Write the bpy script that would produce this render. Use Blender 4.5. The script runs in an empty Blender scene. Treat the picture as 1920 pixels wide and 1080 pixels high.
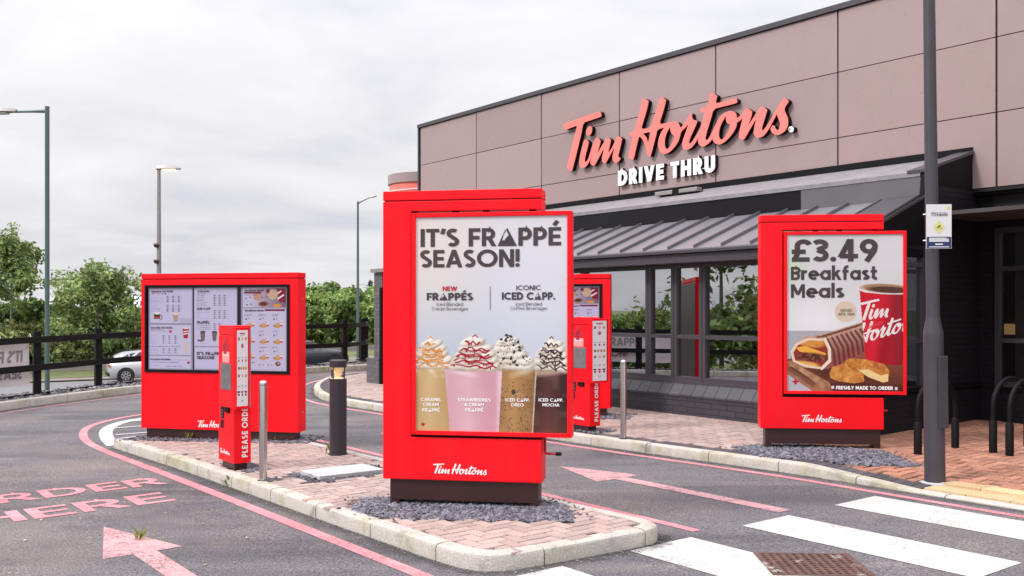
import bpy, bmesh, math, random
import numpy as np
from mathutils import Vector, Matrix
from mathutils.geometry import tessellate_polygon

R = math.radians
SC = bpy.context.scene
COL = SC.collection

# ------------------------------------------------------------------ camera
FPX, HORIZ, CAMZ = 1840.0, 580.0, 1.75          # focal length in photo pixels, horizon row, eye height
cam_d = bpy.data.cameras.new('camera')
cam = bpy.data.objects.new('camera', cam_d)
COL.objects.link(cam)
cam.location = (0, 0, CAMZ)
cam.rotation_euler = (R(90), 0, 0)
cam_d.sensor_width = 36
cam_d.lens = 36 * FPX / 1920
cam_d.shift_y = (HORIZ - 540) / 1920
cam_d.clip_end = 5000
SC.camera = cam

# ------------------------------------------------------------------ light
SUN_AZ, SUN_EL = math.atan2(-0.97, -0.386), R(42)
sd = Vector((math.sin(SUN_AZ) * math.cos(SUN_EL), math.cos(SUN_AZ) * math.cos(SUN_EL), math.sin(SUN_EL)))
sun_l = bpy.data.lights.new('sun', 'SUN')
sun_l.energy = 2.6
sun_l.angle = R(11)
sun_l.color = (1.0, 0.95, 0.9)
sun = bpy.data.objects.new('sun', sun_l)
COL.objects.link(sun)
sun.rotation_euler = sd.to_track_quat('Z', 'Y').to_euler()

SC.view_settings.view_transform = 'Standard'
SC.view_settings.look = 'None'
SC.view_settings.exposure = 0.0
SC.view_settings.gamma = 1.0

W = bpy.data.worlds.new('World')
SC.world = W
W.use_nodes = True
nt = W.node_tree
nt.nodes.clear()
def N(tree, typ, **kw):
    n = tree.nodes.new(typ)
    for k, v in kw.items():
        setattr(n, k, v)
    return n
def mth(tree, op, a, b=None, clamp=False):
    n = tree.nodes.new('ShaderNodeMath'); n.operation = op; n.use_clamp = clamp
    for i, x in enumerate((a, b)):
        if x is None: continue
        if isinstance(x, (int, float)): n.inputs[i].default_value = x
        else: tree.links.new(x, n.inputs[i])
    return n.outputs[0]
def ramp(tree, fac, stops):
    n = tree.nodes.new('ShaderNodeValToRGB')
    e = n.color_ramp.elements
    while len(e) < len(stops): e.new(0.5)
    for el, (p, c) in zip(e, stops):
        el.position = p; el.color = (c[0], c[1], c[2], 1)
    tree.links.new(fac, n.inputs[0])
    return n.outputs[0]
tc = N(nt, 'ShaderNodeTexCoord')
sep = N(nt, 'ShaderNodeSeparateXYZ'); nt.links.new(tc.outputs['Generated'], sep.inputs[0])
zc = mth(nt, 'MAXIMUM', sep.outputs[2], 0.0)
den = mth(nt, 'ADD', zc, 0.16)
px_ = mth(nt, 'DIVIDE', sep.outputs[0], den)
py_ = mth(nt, 'DIVIDE', sep.outputs[1], den)
cmb = N(nt, 'ShaderNodeCombineXYZ'); nt.links.new(px_, cmb.inputs[0]); nt.links.new(py_, cmb.inputs[1])
no = N(nt, 'ShaderNodeTexNoise'); no.inputs['Scale'].default_value = 1.15; no.inputs['Detail'].default_value = 7
no.inputs['Roughness'].default_value = 0.52; no.inputs['Distortion'].default_value = 0.35
nt.links.new(cmb.outputs[0], no.inputs['Vector'])
cloud = ramp(nt, no.outputs['Fac'], [(0.30, (0.69, 0.695, 0.775)), (0.41, (0.79, 0.785, 0.84)), (0.53, (0.895, 0.885, 0.92)), (0.68, (1.0, 0.985, 1.0))])
lum = mth(nt, 'ADD', mth(nt, 'MULTIPLY', mth(nt, 'POWER', zc, 2.5), 3.0), mth(nt, 'ADD', mth(nt, 'MULTIPLY', zc, 0.34), 0.925))      # overcast sky: the zenith is about three times the horizon
mx = N(nt, 'ShaderNodeVectorMath', operation='SCALE'); nt.links.new(cloud, mx.inputs[0]); nt.links.new(lum, mx.inputs['Scale'])
bg1 = N(nt, 'ShaderNodeBackground'); nt.links.new(mx.outputs[0], bg1.inputs[0]); bg1.inputs[1].default_value = 1.0
sky = N(nt, 'ShaderNodeTexSky', sky_type='NISHITA'); sky.sun_disc = False
sky.sun_elevation = SUN_EL; sky.sun_rotation = SUN_AZ
bg2 = N(nt, 'ShaderNodeBackground'); nt.links.new(sky.outputs[0], bg2.inputs[0]); bg2.inputs[1].default_value = 0.08
mxs = N(nt, 'ShaderNodeMixShader'); mxs.inputs[0].default_value = 0.06
nt.links.new(bg1.outputs[0], mxs.inputs[1]); nt.links.new(bg2.outputs[0], mxs.inputs[2])
wo = N(nt, 'ShaderNodeOutputWorld'); nt.links.new(mxs.outputs[0], wo.inputs[0])

# ------------------------------------------------------------------ geometry of the place
DU = Vector((-0.6, 0.8, 0))       # along the building, going away
DV = Vector((0.8, 0.6, 0))        # across, from the left lane towards the building
def UV(u, v, z=0.0): return Vector((DU.x * u + DV.x * v, DU.y * u + DV.y * v, z))
SLOPE = 0.015
def gz(x, y): return SLOPE * (0.8 * x + 0.6 * y - 4.5)          # the lot rises gently towards the building
def P(px, py, dz=0.0):
    """point of the (slightly tilted) lot, dz above it, seen at photo pixel px, py"""
    r, s = (px - 960) / FPX, (HORIZ - py) / FPX
    d = (CAMZ + SLOPE * 4.5 - dz) / (SLOPE * (0.8 * r + 0.6) - s)
    return Vector((r * d, d, CAMZ + s * d))
def D(px, py, d):
    return Vector(((px - 960) / FPX * d, d, CAMZ + (HORIZ - py) / FPX * d))
def onv(px, v):
    """(u, depth) of the plane v = const at photo column px"""
    r = (px - 960) / FPX
    d = v / (0.8 * r + 0.6)
    return d * (0.8 - 0.6 * r), d
def ground(x, y, dz=0.0): return Vector((x, y, gz(x, y) + dz))

# ------------------------------------------------------------------ materials
def S(r, g, b, k=1.0):
    f = lambda c: (c / 12.92 if c <= 0.04045 else ((c + 0.055) / 1.055) ** 2.4) * k
    return (f(r / 255), f(g / 255), f(b / 255))
def mat(name, col, rough=0.5, metal=0.0, spec=0.5, var=0.0, scale=3.0, bump=0.0, bscale=40.0, coat=0.0,
        speck=None, emis=None, attr=None, stain=None, streak=None, rvar=0.0, wear=None):
    """principled material; var: slow brightness noise, speck: (colour, scale, threshold), stain: (colour, scale, lo, hi)"""
    m = bpy.data.materials.new(name); m.use_nodes = True
    t = m.node_tree; b = t.nodes['Principled BSDF']
    b.inputs['Roughness'].default_value = rough
    b.inputs['Metallic'].default_value = metal
    b.inputs['Specular IOR Level'].default_value = spec
    b.inputs['Coat Weight'].default_value = coat
    b.inputs['Coat Roughness'].default_value = 0.08
    g = t.nodes.new('ShaderNodeNewGeometry')
    src = None
    rgb = t.nodes.new('ShaderNodeRGB'); rgb.outputs[0].default_value = (*col, 1); src = rgb.outputs[0]
    if attr:
        a = t.nodes.new('ShaderNodeAttribute'); a.attribute_name = attr
        if attr == 'art': src = a.outputs['Color']
        else:
            mm = t.nodes.new('ShaderNodeMix'); mm.data_type = 'RGBA'; mm.blend_type = 'MULTIPLY'; mm.inputs['Factor'].default_value = 1
            t.links.new(src, mm.inputs['A']); t.links.new(a.outputs['Color'], mm.inputs['B']); src = mm.outputs['Result']
    if var:
        n = t.nodes.new('ShaderNodeTexNoise'); n.inputs['Scale'].default_value = scale; n.inputs['Detail'].default_value = 6; n.inputs['Roughness'].default_value = 0.6
        t.links.new(g.outputs['Position'], n.inputs['Vector'])
        f = ramp(t, n.outputs['Fac'], [(0.28, (1 - var,) * 3), (0.72, (1 + var,) * 3)])
        mm = t.nodes.new('ShaderNodeMix'); mm.data_type = 'RGBA'; mm.blend_type = 'MULTIPLY'; mm.inputs['Factor'].default_value = 1
        t.links.new(src, mm.inputs['A']); t.links.new(f, mm.inputs['B']); src = mm.outputs['Result']
    if rvar:
        n = t.nodes.new('ShaderNodeTexNoise'); n.inputs['Scale'].default_value = 3.5; n.inputs['Detail'].default_value = 5
        t.links.new(g.outputs['Position'], n.inputs['Vector'])
        mr = t.nodes.new('ShaderNodeMapRange'); mr.inputs[1].default_value = .3; mr.inputs[2].default_value = .7; mr.inputs[3].default_value = rough - rvar; mr.inputs[4].default_value = rough + rvar
        t.links.new(n.outputs['Fac'], mr.inputs[0]); t.links.new(mr.outputs[0], b.inputs['Roughness'])
    if streak:
        for (rotz, sc, col_, lo, hi) in streak:          # long marks: (rotation, scale per axis, colour, from, to)
            mp = t.nodes.new('ShaderNodeMapping'); mp.inputs['Rotation'].default_value = (0, 0, rotz); mp.inputs['Scale'].default_value = sc; mp.vector_type = 'POINT'
            t.links.new(g.outputs['Position'], mp.inputs['Vector'])
            n = t.nodes.new('ShaderNodeTexNoise'); n.inputs['Scale'].default_value = 1.0; n.inputs['Detail'].default_value = 5
            t.links.new(mp.outputs[0], n.inputs['Vector'])
            mr = t.nodes.new('ShaderNodeMapRange'); mr.inputs[1].default_value = lo; mr.inputs[2].default_value = hi
            t.links.new(n.outputs['Fac'], mr.inputs[0])
            mm = t.nodes.new('ShaderNodeMix'); mm.data_type = 'RGBA'
            t.links.new(mr.outputs[0], mm.inputs['Factor']); t.links.new(src, mm.inputs['A']); mm.inputs['B'].default_value = (*col_, 1); src = mm.outputs['Result']
    for st in (stain or []):
        n = t.nodes.new('ShaderNodeTexNoise'); n.inputs['Scale'].default_value = st[1]; n.inputs['Detail'].default_value = 8; n.inputs['Roughness'].default_value = 0.65
        t.links.new(g.outputs['Position'], n.inputs['Vector'])
        mr = t.nodes.new('ShaderNodeMapRange'); mr.inputs[1].default_value = st[2]; mr.inputs[2].default_value = st[3]
        t.links.new(n.outputs['Fac'], mr.inputs[0])
        mm = t.nodes.new('ShaderNodeMix'); mm.data_type = 'RGBA'
        t.links.new(mr.outputs[0], mm.inputs['Factor']); t.links.new(src, mm.inputs['A']); mm.inputs['B'].default_value = (*st[0], 1); src = mm.outputs['Result']
    if speck:
        n = t.nodes.new('ShaderNodeTexNoise'); n.inputs['Scale'].default_value = speck[1]; n.inputs['Detail'].default_value = 2
        t.links.new(g.outputs['Position'], n.inputs['Vector'])
        f = ramp(t, n.outputs['Fac'], [(speck[2] - 0.14, (1 - speck[0],) * 3), (0.5, (1, 1, 1)), (1.14 - speck[2], (1 + speck[0] * 1.5,) * 3)])
        mm = t.nodes.new('ShaderNodeMix'); mm.data_type = 'RGBA'; mm.blend_type = 'MULTIPLY'; mm.inputs['Factor'].default_value = 1
        t.links.new(src, mm.inputs['A']); t.links.new(f, mm.inputs['B']); src = mm.outputs['Result']
    t.links.new(src, b.inputs['Base Color'])
    if bump:
        n = t.nodes.new('ShaderNodeTexNoise'); n.inputs['Scale'].default_value = bscale; n.inputs['Detail'].default_value = 4
        t.links.new(g.outputs['Position'], n.inputs['Vector'])
        bp = t.nodes.new('ShaderNodeBump'); bp.inputs['Strength'].default_value = bump; bp.inputs['Distance'].default_value = 0.01
        t.links.new(n.outputs['Fac'], bp.inputs['Height']); t.links.new(bp.outputs[0], b.inputs['Normal'])
    if wear:                      # paint worn through to what lies under it
        def nz(sc, det):
            n = t.nodes.new('ShaderNodeTexNoise'); n.inputs['Scale'].default_value = sc; n.inputs['Detail'].default_value = det; n.inputs['Roughness'].default_value = .7
            t.links.new(g.outputs['Position'], n.inputs['Vector']); return n.outputs['Fac']
        a = mth(t, 'ADD', mth(t, 'MULTIPLY', nz(38, 4), .62), mth(t, 'MULTIPLY', nz(2.2, 5), .38))
        mr = t.nodes.new('ShaderNodeMapRange'); mr.inputs[1].default_value = wear[0]; mr.inputs[2].default_value = wear[1]
        mr.inputs[3].default_value = 1.0; mr.inputs[4].default_value = wear[2]
        t.links.new(a, mr.inputs[0]); t.links.new(mr.outputs[0], b.inputs['Alpha'])
    if emis:
        b.inputs['Emission Color'].default_value = (*emis[0], 1); b.inputs['Emission Strength'].default_value = emis[1]
        if attr == 'art': t.links.new(src, b.inputs['Emission Color'])
    return m

def glass(name, tint, refl=0.2, ior=1.5):
    m = bpy.data.materials.new(name); m.use_nodes = True
    t = m.node_tree; t.nodes.clear()
    tr = t.nodes.new('ShaderNodeBsdfTransparent'); tr.inputs[0].default_value = (*tint, 1)
    gl = t.nodes.new('ShaderNodeBsdfGlossy'); gl.inputs['Roughness'].default_value = 0.01
    gl.inputs['Color'].default_value = (0.95, 0.96, 1, 1)
    fr = t.nodes.new('ShaderNodeFresnel'); fr.inputs[0].default_value = ior
    f = mth(t, 'ADD', fr.outputs[0], refl, True)
    mxn = t.nodes.new('ShaderNodeMixShader'); t.links.new(f, mxn.inputs[0])
    t.links.new(tr.outputs[0], mxn.inputs[1]); t.links.new(gl.outputs[0], mxn.inputs[2])
    o = t.nodes.new('ShaderNodeOutputMaterial'); t.links.new(mxn.outputs[0], o.inputs[0])
    return m

def leafmat(name, col, trans=0.28):
    m = bpy.data.materials.new(name); m.use_nodes = True
    t = m.node_tree; t.nodes.clear()
    a = t.nodes.new('ShaderNodeAttribute'); a.attribute_name = 'tint'
    mm = t.nodes.new('ShaderNodeMix'); mm.data_type = 'RGBA'; mm.blend_type = 'MULTIPLY'; mm.inputs['Factor'].default_value = 1
    mm.inputs['A'].default_value = (*col, 1); t.links.new(a.outputs['Color'], mm.inputs['B'])
    d = t.nodes.new('ShaderNodeBsdfDiffuse'); tl = t.nodes.new('ShaderNodeBsdfTranslucent')
    t.links.new(mm.outputs['Result'], d.inputs[0]); t.links.new(mm.outputs['Result'], tl.inputs[0])
    mxn = t.nodes.new('ShaderNodeMixShader'); mxn.inputs[0].default_value = trans
    t.links.new(d.outputs[0], mxn.inputs[1]); t.links.new(tl.outputs[0], mxn.inputs[2])
    o = t.nodes.new('ShaderNodeOutputMaterial'); t.links.new(mxn.outputs[0], o.inputs[0])
    return m

M = {}
M['asphalt'] = mat('asphalt', (0.112, 0.103, 0.114), 0.88, spec=0.3, var=0.20, scale=0.55, bump=1.0, bscale=60, speck=(0.62, 70, 0.40),
                   streak=[(R(-126.87), (0.12, 1.5, 1), (0.060, 0.055, 0.063), .48, .74), (R(-126.87), (0.3, 2.6, 1), (0.18, 0.163, 0.16), .56, .78)],
                   stain=[((0.185, 0.158, 0.142), 0.33, 0.48, 0.72), ((0.082, 0.076, 0.088), 0.9, 0.60, 0.78), ((0.048, 0.044, 0.05), 2.3, 0.66, 0.71)])
M['road'] = mat('road_surface', (0.16, 0.155, 0.17), 0.9, var=0.08, scale=0.2, speck=(0.3, 30, 0.42))
M['grass'] = mat('grass', (0.11, 0.13, 0.045), 0.95, var=0.3, scale=0.8, bump=0.5, bscale=10)
M['path'] = mat('footpath', (0.19, 0.155, 0.14), 0.95, var=0.12, scale=1)
M['pink'] = mat(name='worn_red_paint', wear=(.535, .65, .30), col=(0.52, 0.19, 0.215), rough=0.75, var=0.1, scale=2.5, bump=0.5, bscale=70, speck=(0.28, 80, 0.40),
                stain=[((0.24, 0.16, 0.17), 11, 0.56, 0.76), ((0.6, 0.33, 0.36), 2.0, 0.5, 0.8)])
M['pinkpale'] = mat(name='bleached_red_paint', wear=(.525, .65, .30), col=(0.47, 0.25, 0.265), rough=0.8, var=0.12, scale=2.5, bump=0.5, bscale=70, speck=(0.3, 80, 0.40),
                    stain=[((0.15, 0.125, 0.13), 9, 0.53, 0.68)])
M['pinkfaded'] = mat(name='bleached_worn_red_paint', wear=(.50, .62, .25), col=(0.50, 0.27, 0.28), rough=0.8, var=0.12, scale=2.5, bump=0.5, bscale=70, speck=(0.3, 80, 0.40), stain=[((0.20, 0.17, 0.17), 7, 0.54, 0.66)])
M['white_line'] = mat(name='worn_white_paint', wear=(.53, .64, .35), col=(0.50, 0.485, 0.47), rough=0.75, var=0.12, scale=2, bump=0.5, bscale=70, speck=(0.22, 80, 0.42),
                      stain=[((0.30, 0.285, 0.28), 4, 0.52, 0.78)])
M['kerb'] = mat('kerb_concrete', (0.45, 0.42, 0.385), 0.9, var=0.16, scale=2.2, bump=0.5, bscale=60, speck=(0.22, 110, 0.42),
                stain=[((0.26, 0.24, 0.13), 2.2, 0.48, 0.70), ((0.24, 0.22, 0.215), 5.0, 0.55, 0.72), ((0.13, 0.12, 0.115), 1.7, 0.60, 0.74)])
M['block'] = mat('paving_block', (0.375, 0.278, 0.252), 0.9, var=0.08, scale=0.9, attr='tint', bump=0.4, bscale=90, speck=(0.2, 110, 0.42),
                 stain=[((0.26, 0.20, 0.185), 1.2, 0.52, 0.74), ((0.16, 0.135, 0.13), 4.5, 0.64, 0.72)])
M['blockred'] = mat('red_paving_block', (0.35, 0.165, 0.11), 0.9, var=0.14, scale=1.0, attr='tint', bump=0.4, bscale=90, speck=(0.2, 110, 0.42))
M['blockdark'] = mat('charcoal_block', (0.07, 0.06, 0.068), 0.9, attr='tint', var=0.15, bump=0.4, bscale=90)
M['grout'] = mat('joint_sand', (0.15, 0.105, 0.095), 0.95, var=0.2, scale=5)
M['tactile'] = mat('buff_tactile_slab', (0.55, 0.40, 0.23), 0.9, attr='tint', var=0.1, scale=3, speck=(0.15, 110, 0.42))
M['slate'] = mat('slate_chip', (0.10, 0.096, 0.112), 0.7, spec=0.5, attr='tint')
M['stone'] = mat('pale_gravel', (0.21, 0.20, 0.205), 0.9, attr='tint')
M['slab'] = mat('concrete_cover', (0.46, 0.46, 0.47), 0.9, var=0.12, scale=4, bump=0.3, bscale=80, speck=(0.15, 100, 0.42))
M['rust'] = mat('rusty_iron', (0.115, 0.06, 0.05), 0.75, metal=0.3, var=0.3, scale=9, speck=(0.3, 90, 0.42), stain=[((0.34, 0.30, 0.28), 5, 0.60, 0.66)])
M['red'] = mat('red_powder_coat', (0.88, 0.005, 0.014), 0.40, spec=0.22, var=0.05, scale=1.1, rvar=0.10, streak=[(0, (5, 5, .5), (0.78, 0.012, 0.02), .52, .85)])
M['redside'] = M['red']
M['coral'] = mat('faded_coral_sign', (0.92, 0.205, 0.18), 0.5, spec=0.4, var=0.05, scale=1.2)
M['plinth'] = mat('maroon_plinth', (0.040, 0.012, 0.013), 0.4, var=0.15, scale=4)
M['black'] = mat('black_trim', (0.005, 0.0045, 0.006), 0.6, spec=0.16)
M['dark'] = mat('dark_grey_metal', (0.014, 0.012, 0.016), 0.5, spec=0.25, var=0.1, scale=2)
M['greyframe'] = mat('grey_frame', (0.062, 0.056, 0.068), 0.38, metal=0.1, var=0.05)
M['postgrey'] = mat('post_paint', (0.047, 0.042, 0.054), 0.40, spec=0.5, var=0.10, scale=5, speck=(0.07, 60, 0.38))
M['bollardgrey'] = mat('bollard_paint', (0.030, 0.027, 0.036), 0.42, spec=0.5, var=0.1, scale=5)
M['greensteel'] = mat('green_steel', (0.075, 0.125, 0.125), 0.5, var=0.06)
M['galv'] = mat('galvanised_steel', (0.33, 0.30, 0.30), 0.5, metal=0.6, var=0.08)
M['steel'] = mat('brushed_steel', (0.64, 0.60, 0.59), 0.22, metal=1.0)
M['clad'] = mat('brown_cladding', (0.325, 0.238, 0.236), 0.32, spec=0.5, var=0.02, scale=0.6, rvar=.07, attr='tint', streak=[(0, (2.5, 2.5, .2), (0.29, 0.21, 0.215), .62, 1.3)])
M['rimgrey'] = mat('grey_brown_rim', (0.33, 0.25, 0.255), 0.4)
M['rib'] = mat('seam_rib_metal', (0.16, 0.15, 0.17), 0.4, metal=0.3)
M['seam'] = mat('seam_metal', (0.27, 0.26, 0.285), 0.32, metal=0.45, var=0.06, scale=2)
M['lead'] = mat('lead_flashing', (0.235, 0.222, 0.236), 0.65, metal=0.2, var=0.2, scale=5, bump=0.9, bscale=6)
M['bandlight'] = mat('grey_band', (0.125, 0.118, 0.13), 0.35, var=.08, scale=1.5)
M['band'] = mat('gloss_dark_band', (0.009, 0.008, 0.012), 0.35, spec=0.22, var=0.15, scale=1.2)
M['fencewood'] = mat('black_stained_wood', (0.0055, 0.005, 0.0055), 0.7, spec=0.25, var=0.3, scale=6, bump=0.4, bscale=30)
M['banner'] = mat('banner_cloth', (0.78, 0.72, 0.73), 0.85, var=0.05, scale=2)
M['bannerink'] = mat('show_through_ink', (0.30, 0.27, 0.29), 0.85, var=0.1, scale=8)
M['ink'] = mat('poster_ink', (0.052, 0.035, 0.042), 0.5, var=0.25, scale=5)
M['rink'] = mat('red_ink', (0.45, 0.012, 0.035), 0.5)
M['white'] = mat('white_lettering', (0.86, 0.85, 0.85), 0.5)
M['whiteplastic'] = mat('white_sign_face', (0.66, 0.65, 0.67), 0.4)
M['art'] = mat('printed_poster', (1, 1, 1), 0.22, attr='art', spec=0.35)
M['screen'] = mat('lit_menu_screen', (0, 0, 0), 0.3, attr='art', emis=((1, 1, 1), 0.14))
M['tint_screen'] = mat('dark_screen', (0.16, 0.15, 0.16), 0.25, var=0.2, scale=12)
M['amber'] = mat('lamp_glow', (0.8, 0.6, 0.35), 0.5, emis=((1.0, 0.62, 0.28), 0.28))
M['ledlit'] = mat('led_panel', (0.9, 0.85, 0.6), 0.5, emis=((1.0, 0.86, 0.5), 1.6))
M['trunk'] = mat('bark', (0.11, 0.085, 0.07), 0.9, var=0.3, scale=6)
M['twig'] = mat('pale_bark', (0.20, 0.18, 0.16), 0.9, var=0.3, scale=6)
M['tyre'] = mat('tyre_rubber', (0.012, 0.012, 0.013), 0.8)
M['rim'] = mat('alloy_rim', (0.5, 0.5, 0.52), 0.35, metal=0.8)
M['rimdark'] = mat('dark_rim', (0.05, 0.05, 0.055), 0.35, metal=0.5)
M['silver'] = mat('silver_paint', (0.55, 0.55, 0.58), 0.3, metal=0.35, coat=0.5)
M['navy'] = mat('dark_blue_paint', (0.008, 0.008, 0.017), 0.3, metal=0.1, coat=0.3)
M['carglass'] = mat('car_glass', (0.012, 0.013, 0.016), 0.06, spec=0.8)
M['tail'] = mat('tail_lamp', (0.55, 0.16, 0.05), 0.2)
M['lamp_glass'] = mat('lamp_glass', (0.6, 0.6, 0.62), 0.15)
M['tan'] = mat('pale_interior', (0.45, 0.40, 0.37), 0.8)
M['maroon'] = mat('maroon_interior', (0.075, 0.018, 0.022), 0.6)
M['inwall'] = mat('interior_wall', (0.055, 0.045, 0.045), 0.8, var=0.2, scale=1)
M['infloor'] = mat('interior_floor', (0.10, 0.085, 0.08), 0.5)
M['wood'] = mat('wood_table', (0.22, 0.13, 0.08), 0.5, var=0.2, scale=5)
M['warm'] = mat('warm_shelf_light', (0.6, 0.4, 0.2), 0.6, emis=((1.0, 0.62, 0.25), 0.5))
M['blue'] = mat('navy_sign_band', (0.018, 0.028, 0.10), 0.5)
M['yellow'] = mat('yellow_print', (0.62, 0.60, 0.22), 0.6)
M['pinksticker'] = mat('pink_sticker', (0.80, 0.30, 0.29), 0.6)
M['warehouse'] = mat('pale_warehouse', (0.55, 0.55, 0.57), 0.7, var=0.05)
M['wintrim'] = M['greyframe']
M['glass'] = glass('window_glass', (0.46, 0.44, 0.44), 0.46, 1.55)
M['glass_entrance'] = glass('entrance_glass', (0.62, 0.60, 0.60), 0.06, 1.5)
M['weed'] = leafmat('weed_leaf', (0.22, 0.24, 0.06))

def brickmat(name, col, mortar, axis, bw=0.225, bh=0.075, rough=0.5):
    """dark painted brick; axis: horizontal direction along the wall"""
    m = bpy.data.materials.new(name); m.use_nodes = True
    t = m.node_tree; b = t.nodes['Principled BSDF']; b.inputs['Roughness'].default_value = rough
    g = t.nodes.new('ShaderNodeNewGeometry')
    dp = t.nodes.new('ShaderNodeVectorMath'); dp.operation = 'DOT_PRODUCT'; dp.inputs[1].default_value = axis
    t.links.new(g.outputs['Position'], dp.inputs[0])
    sp = t.nodes.new('ShaderNodeSeparateXYZ'); t.links.new(g.outputs['Position'], sp.inputs[0])
    cb = t.nodes.new('ShaderNodeCombineXYZ'); t.links.new(dp.outputs['Value'], cb.inputs[0]); t.links.new(sp.outputs[2], cb.inputs[1])
    br = t.nodes.new('ShaderNodeTexBrick'); br.inputs['Scale'].default_value = 1.0
    br.inputs['Brick Width'].default_value = bw; br.inputs['Row Height'].default_value = bh
    br.inputs['Mortar Size'].default_value = 0.006; br.inputs['Mortar Smooth'].default_value = 0.2
    br.inputs['Color1'].default_value = (*col, 1); br.inputs['Color2'].default_value = (*[c * 0.75 for c in col], 1)
    br.inputs['Mortar'].default_value = (*mortar, 1)
    t.links.new(cb.outputs[0], br.inputs['Vector']); t.links.new(br.outputs['Color'], b.inputs['Base Color'])
    bp = t.nodes.new('ShaderNodeBump'); bp.inputs['Strength'].default_value = 0.8; bp.inputs['Distance'].default_value = 0.006; bp.invert = True
    t.links.new(br.outputs['Fac'], bp.inputs['Height']); t.links.new(bp.outputs[0], b.inputs['Normal'])
    return m
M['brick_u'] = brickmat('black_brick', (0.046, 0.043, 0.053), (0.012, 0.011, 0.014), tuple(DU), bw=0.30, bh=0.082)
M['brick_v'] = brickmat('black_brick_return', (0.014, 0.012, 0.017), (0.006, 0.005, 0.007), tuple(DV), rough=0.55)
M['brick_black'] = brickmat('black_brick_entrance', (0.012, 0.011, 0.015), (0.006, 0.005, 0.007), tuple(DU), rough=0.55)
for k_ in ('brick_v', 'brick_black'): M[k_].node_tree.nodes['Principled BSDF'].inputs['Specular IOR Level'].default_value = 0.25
M['header_brick'] = mat('black_header_brick', (0.050, 0.047, 0.058), 0.5, attr='tint')
M['brick_grey'] = brickmat('grey_brick', (0.125, 0.118, 0.13), (0.065, 0.06, 0.068), (1, 0, 0), bw=0.22, bh=0.085)

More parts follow.
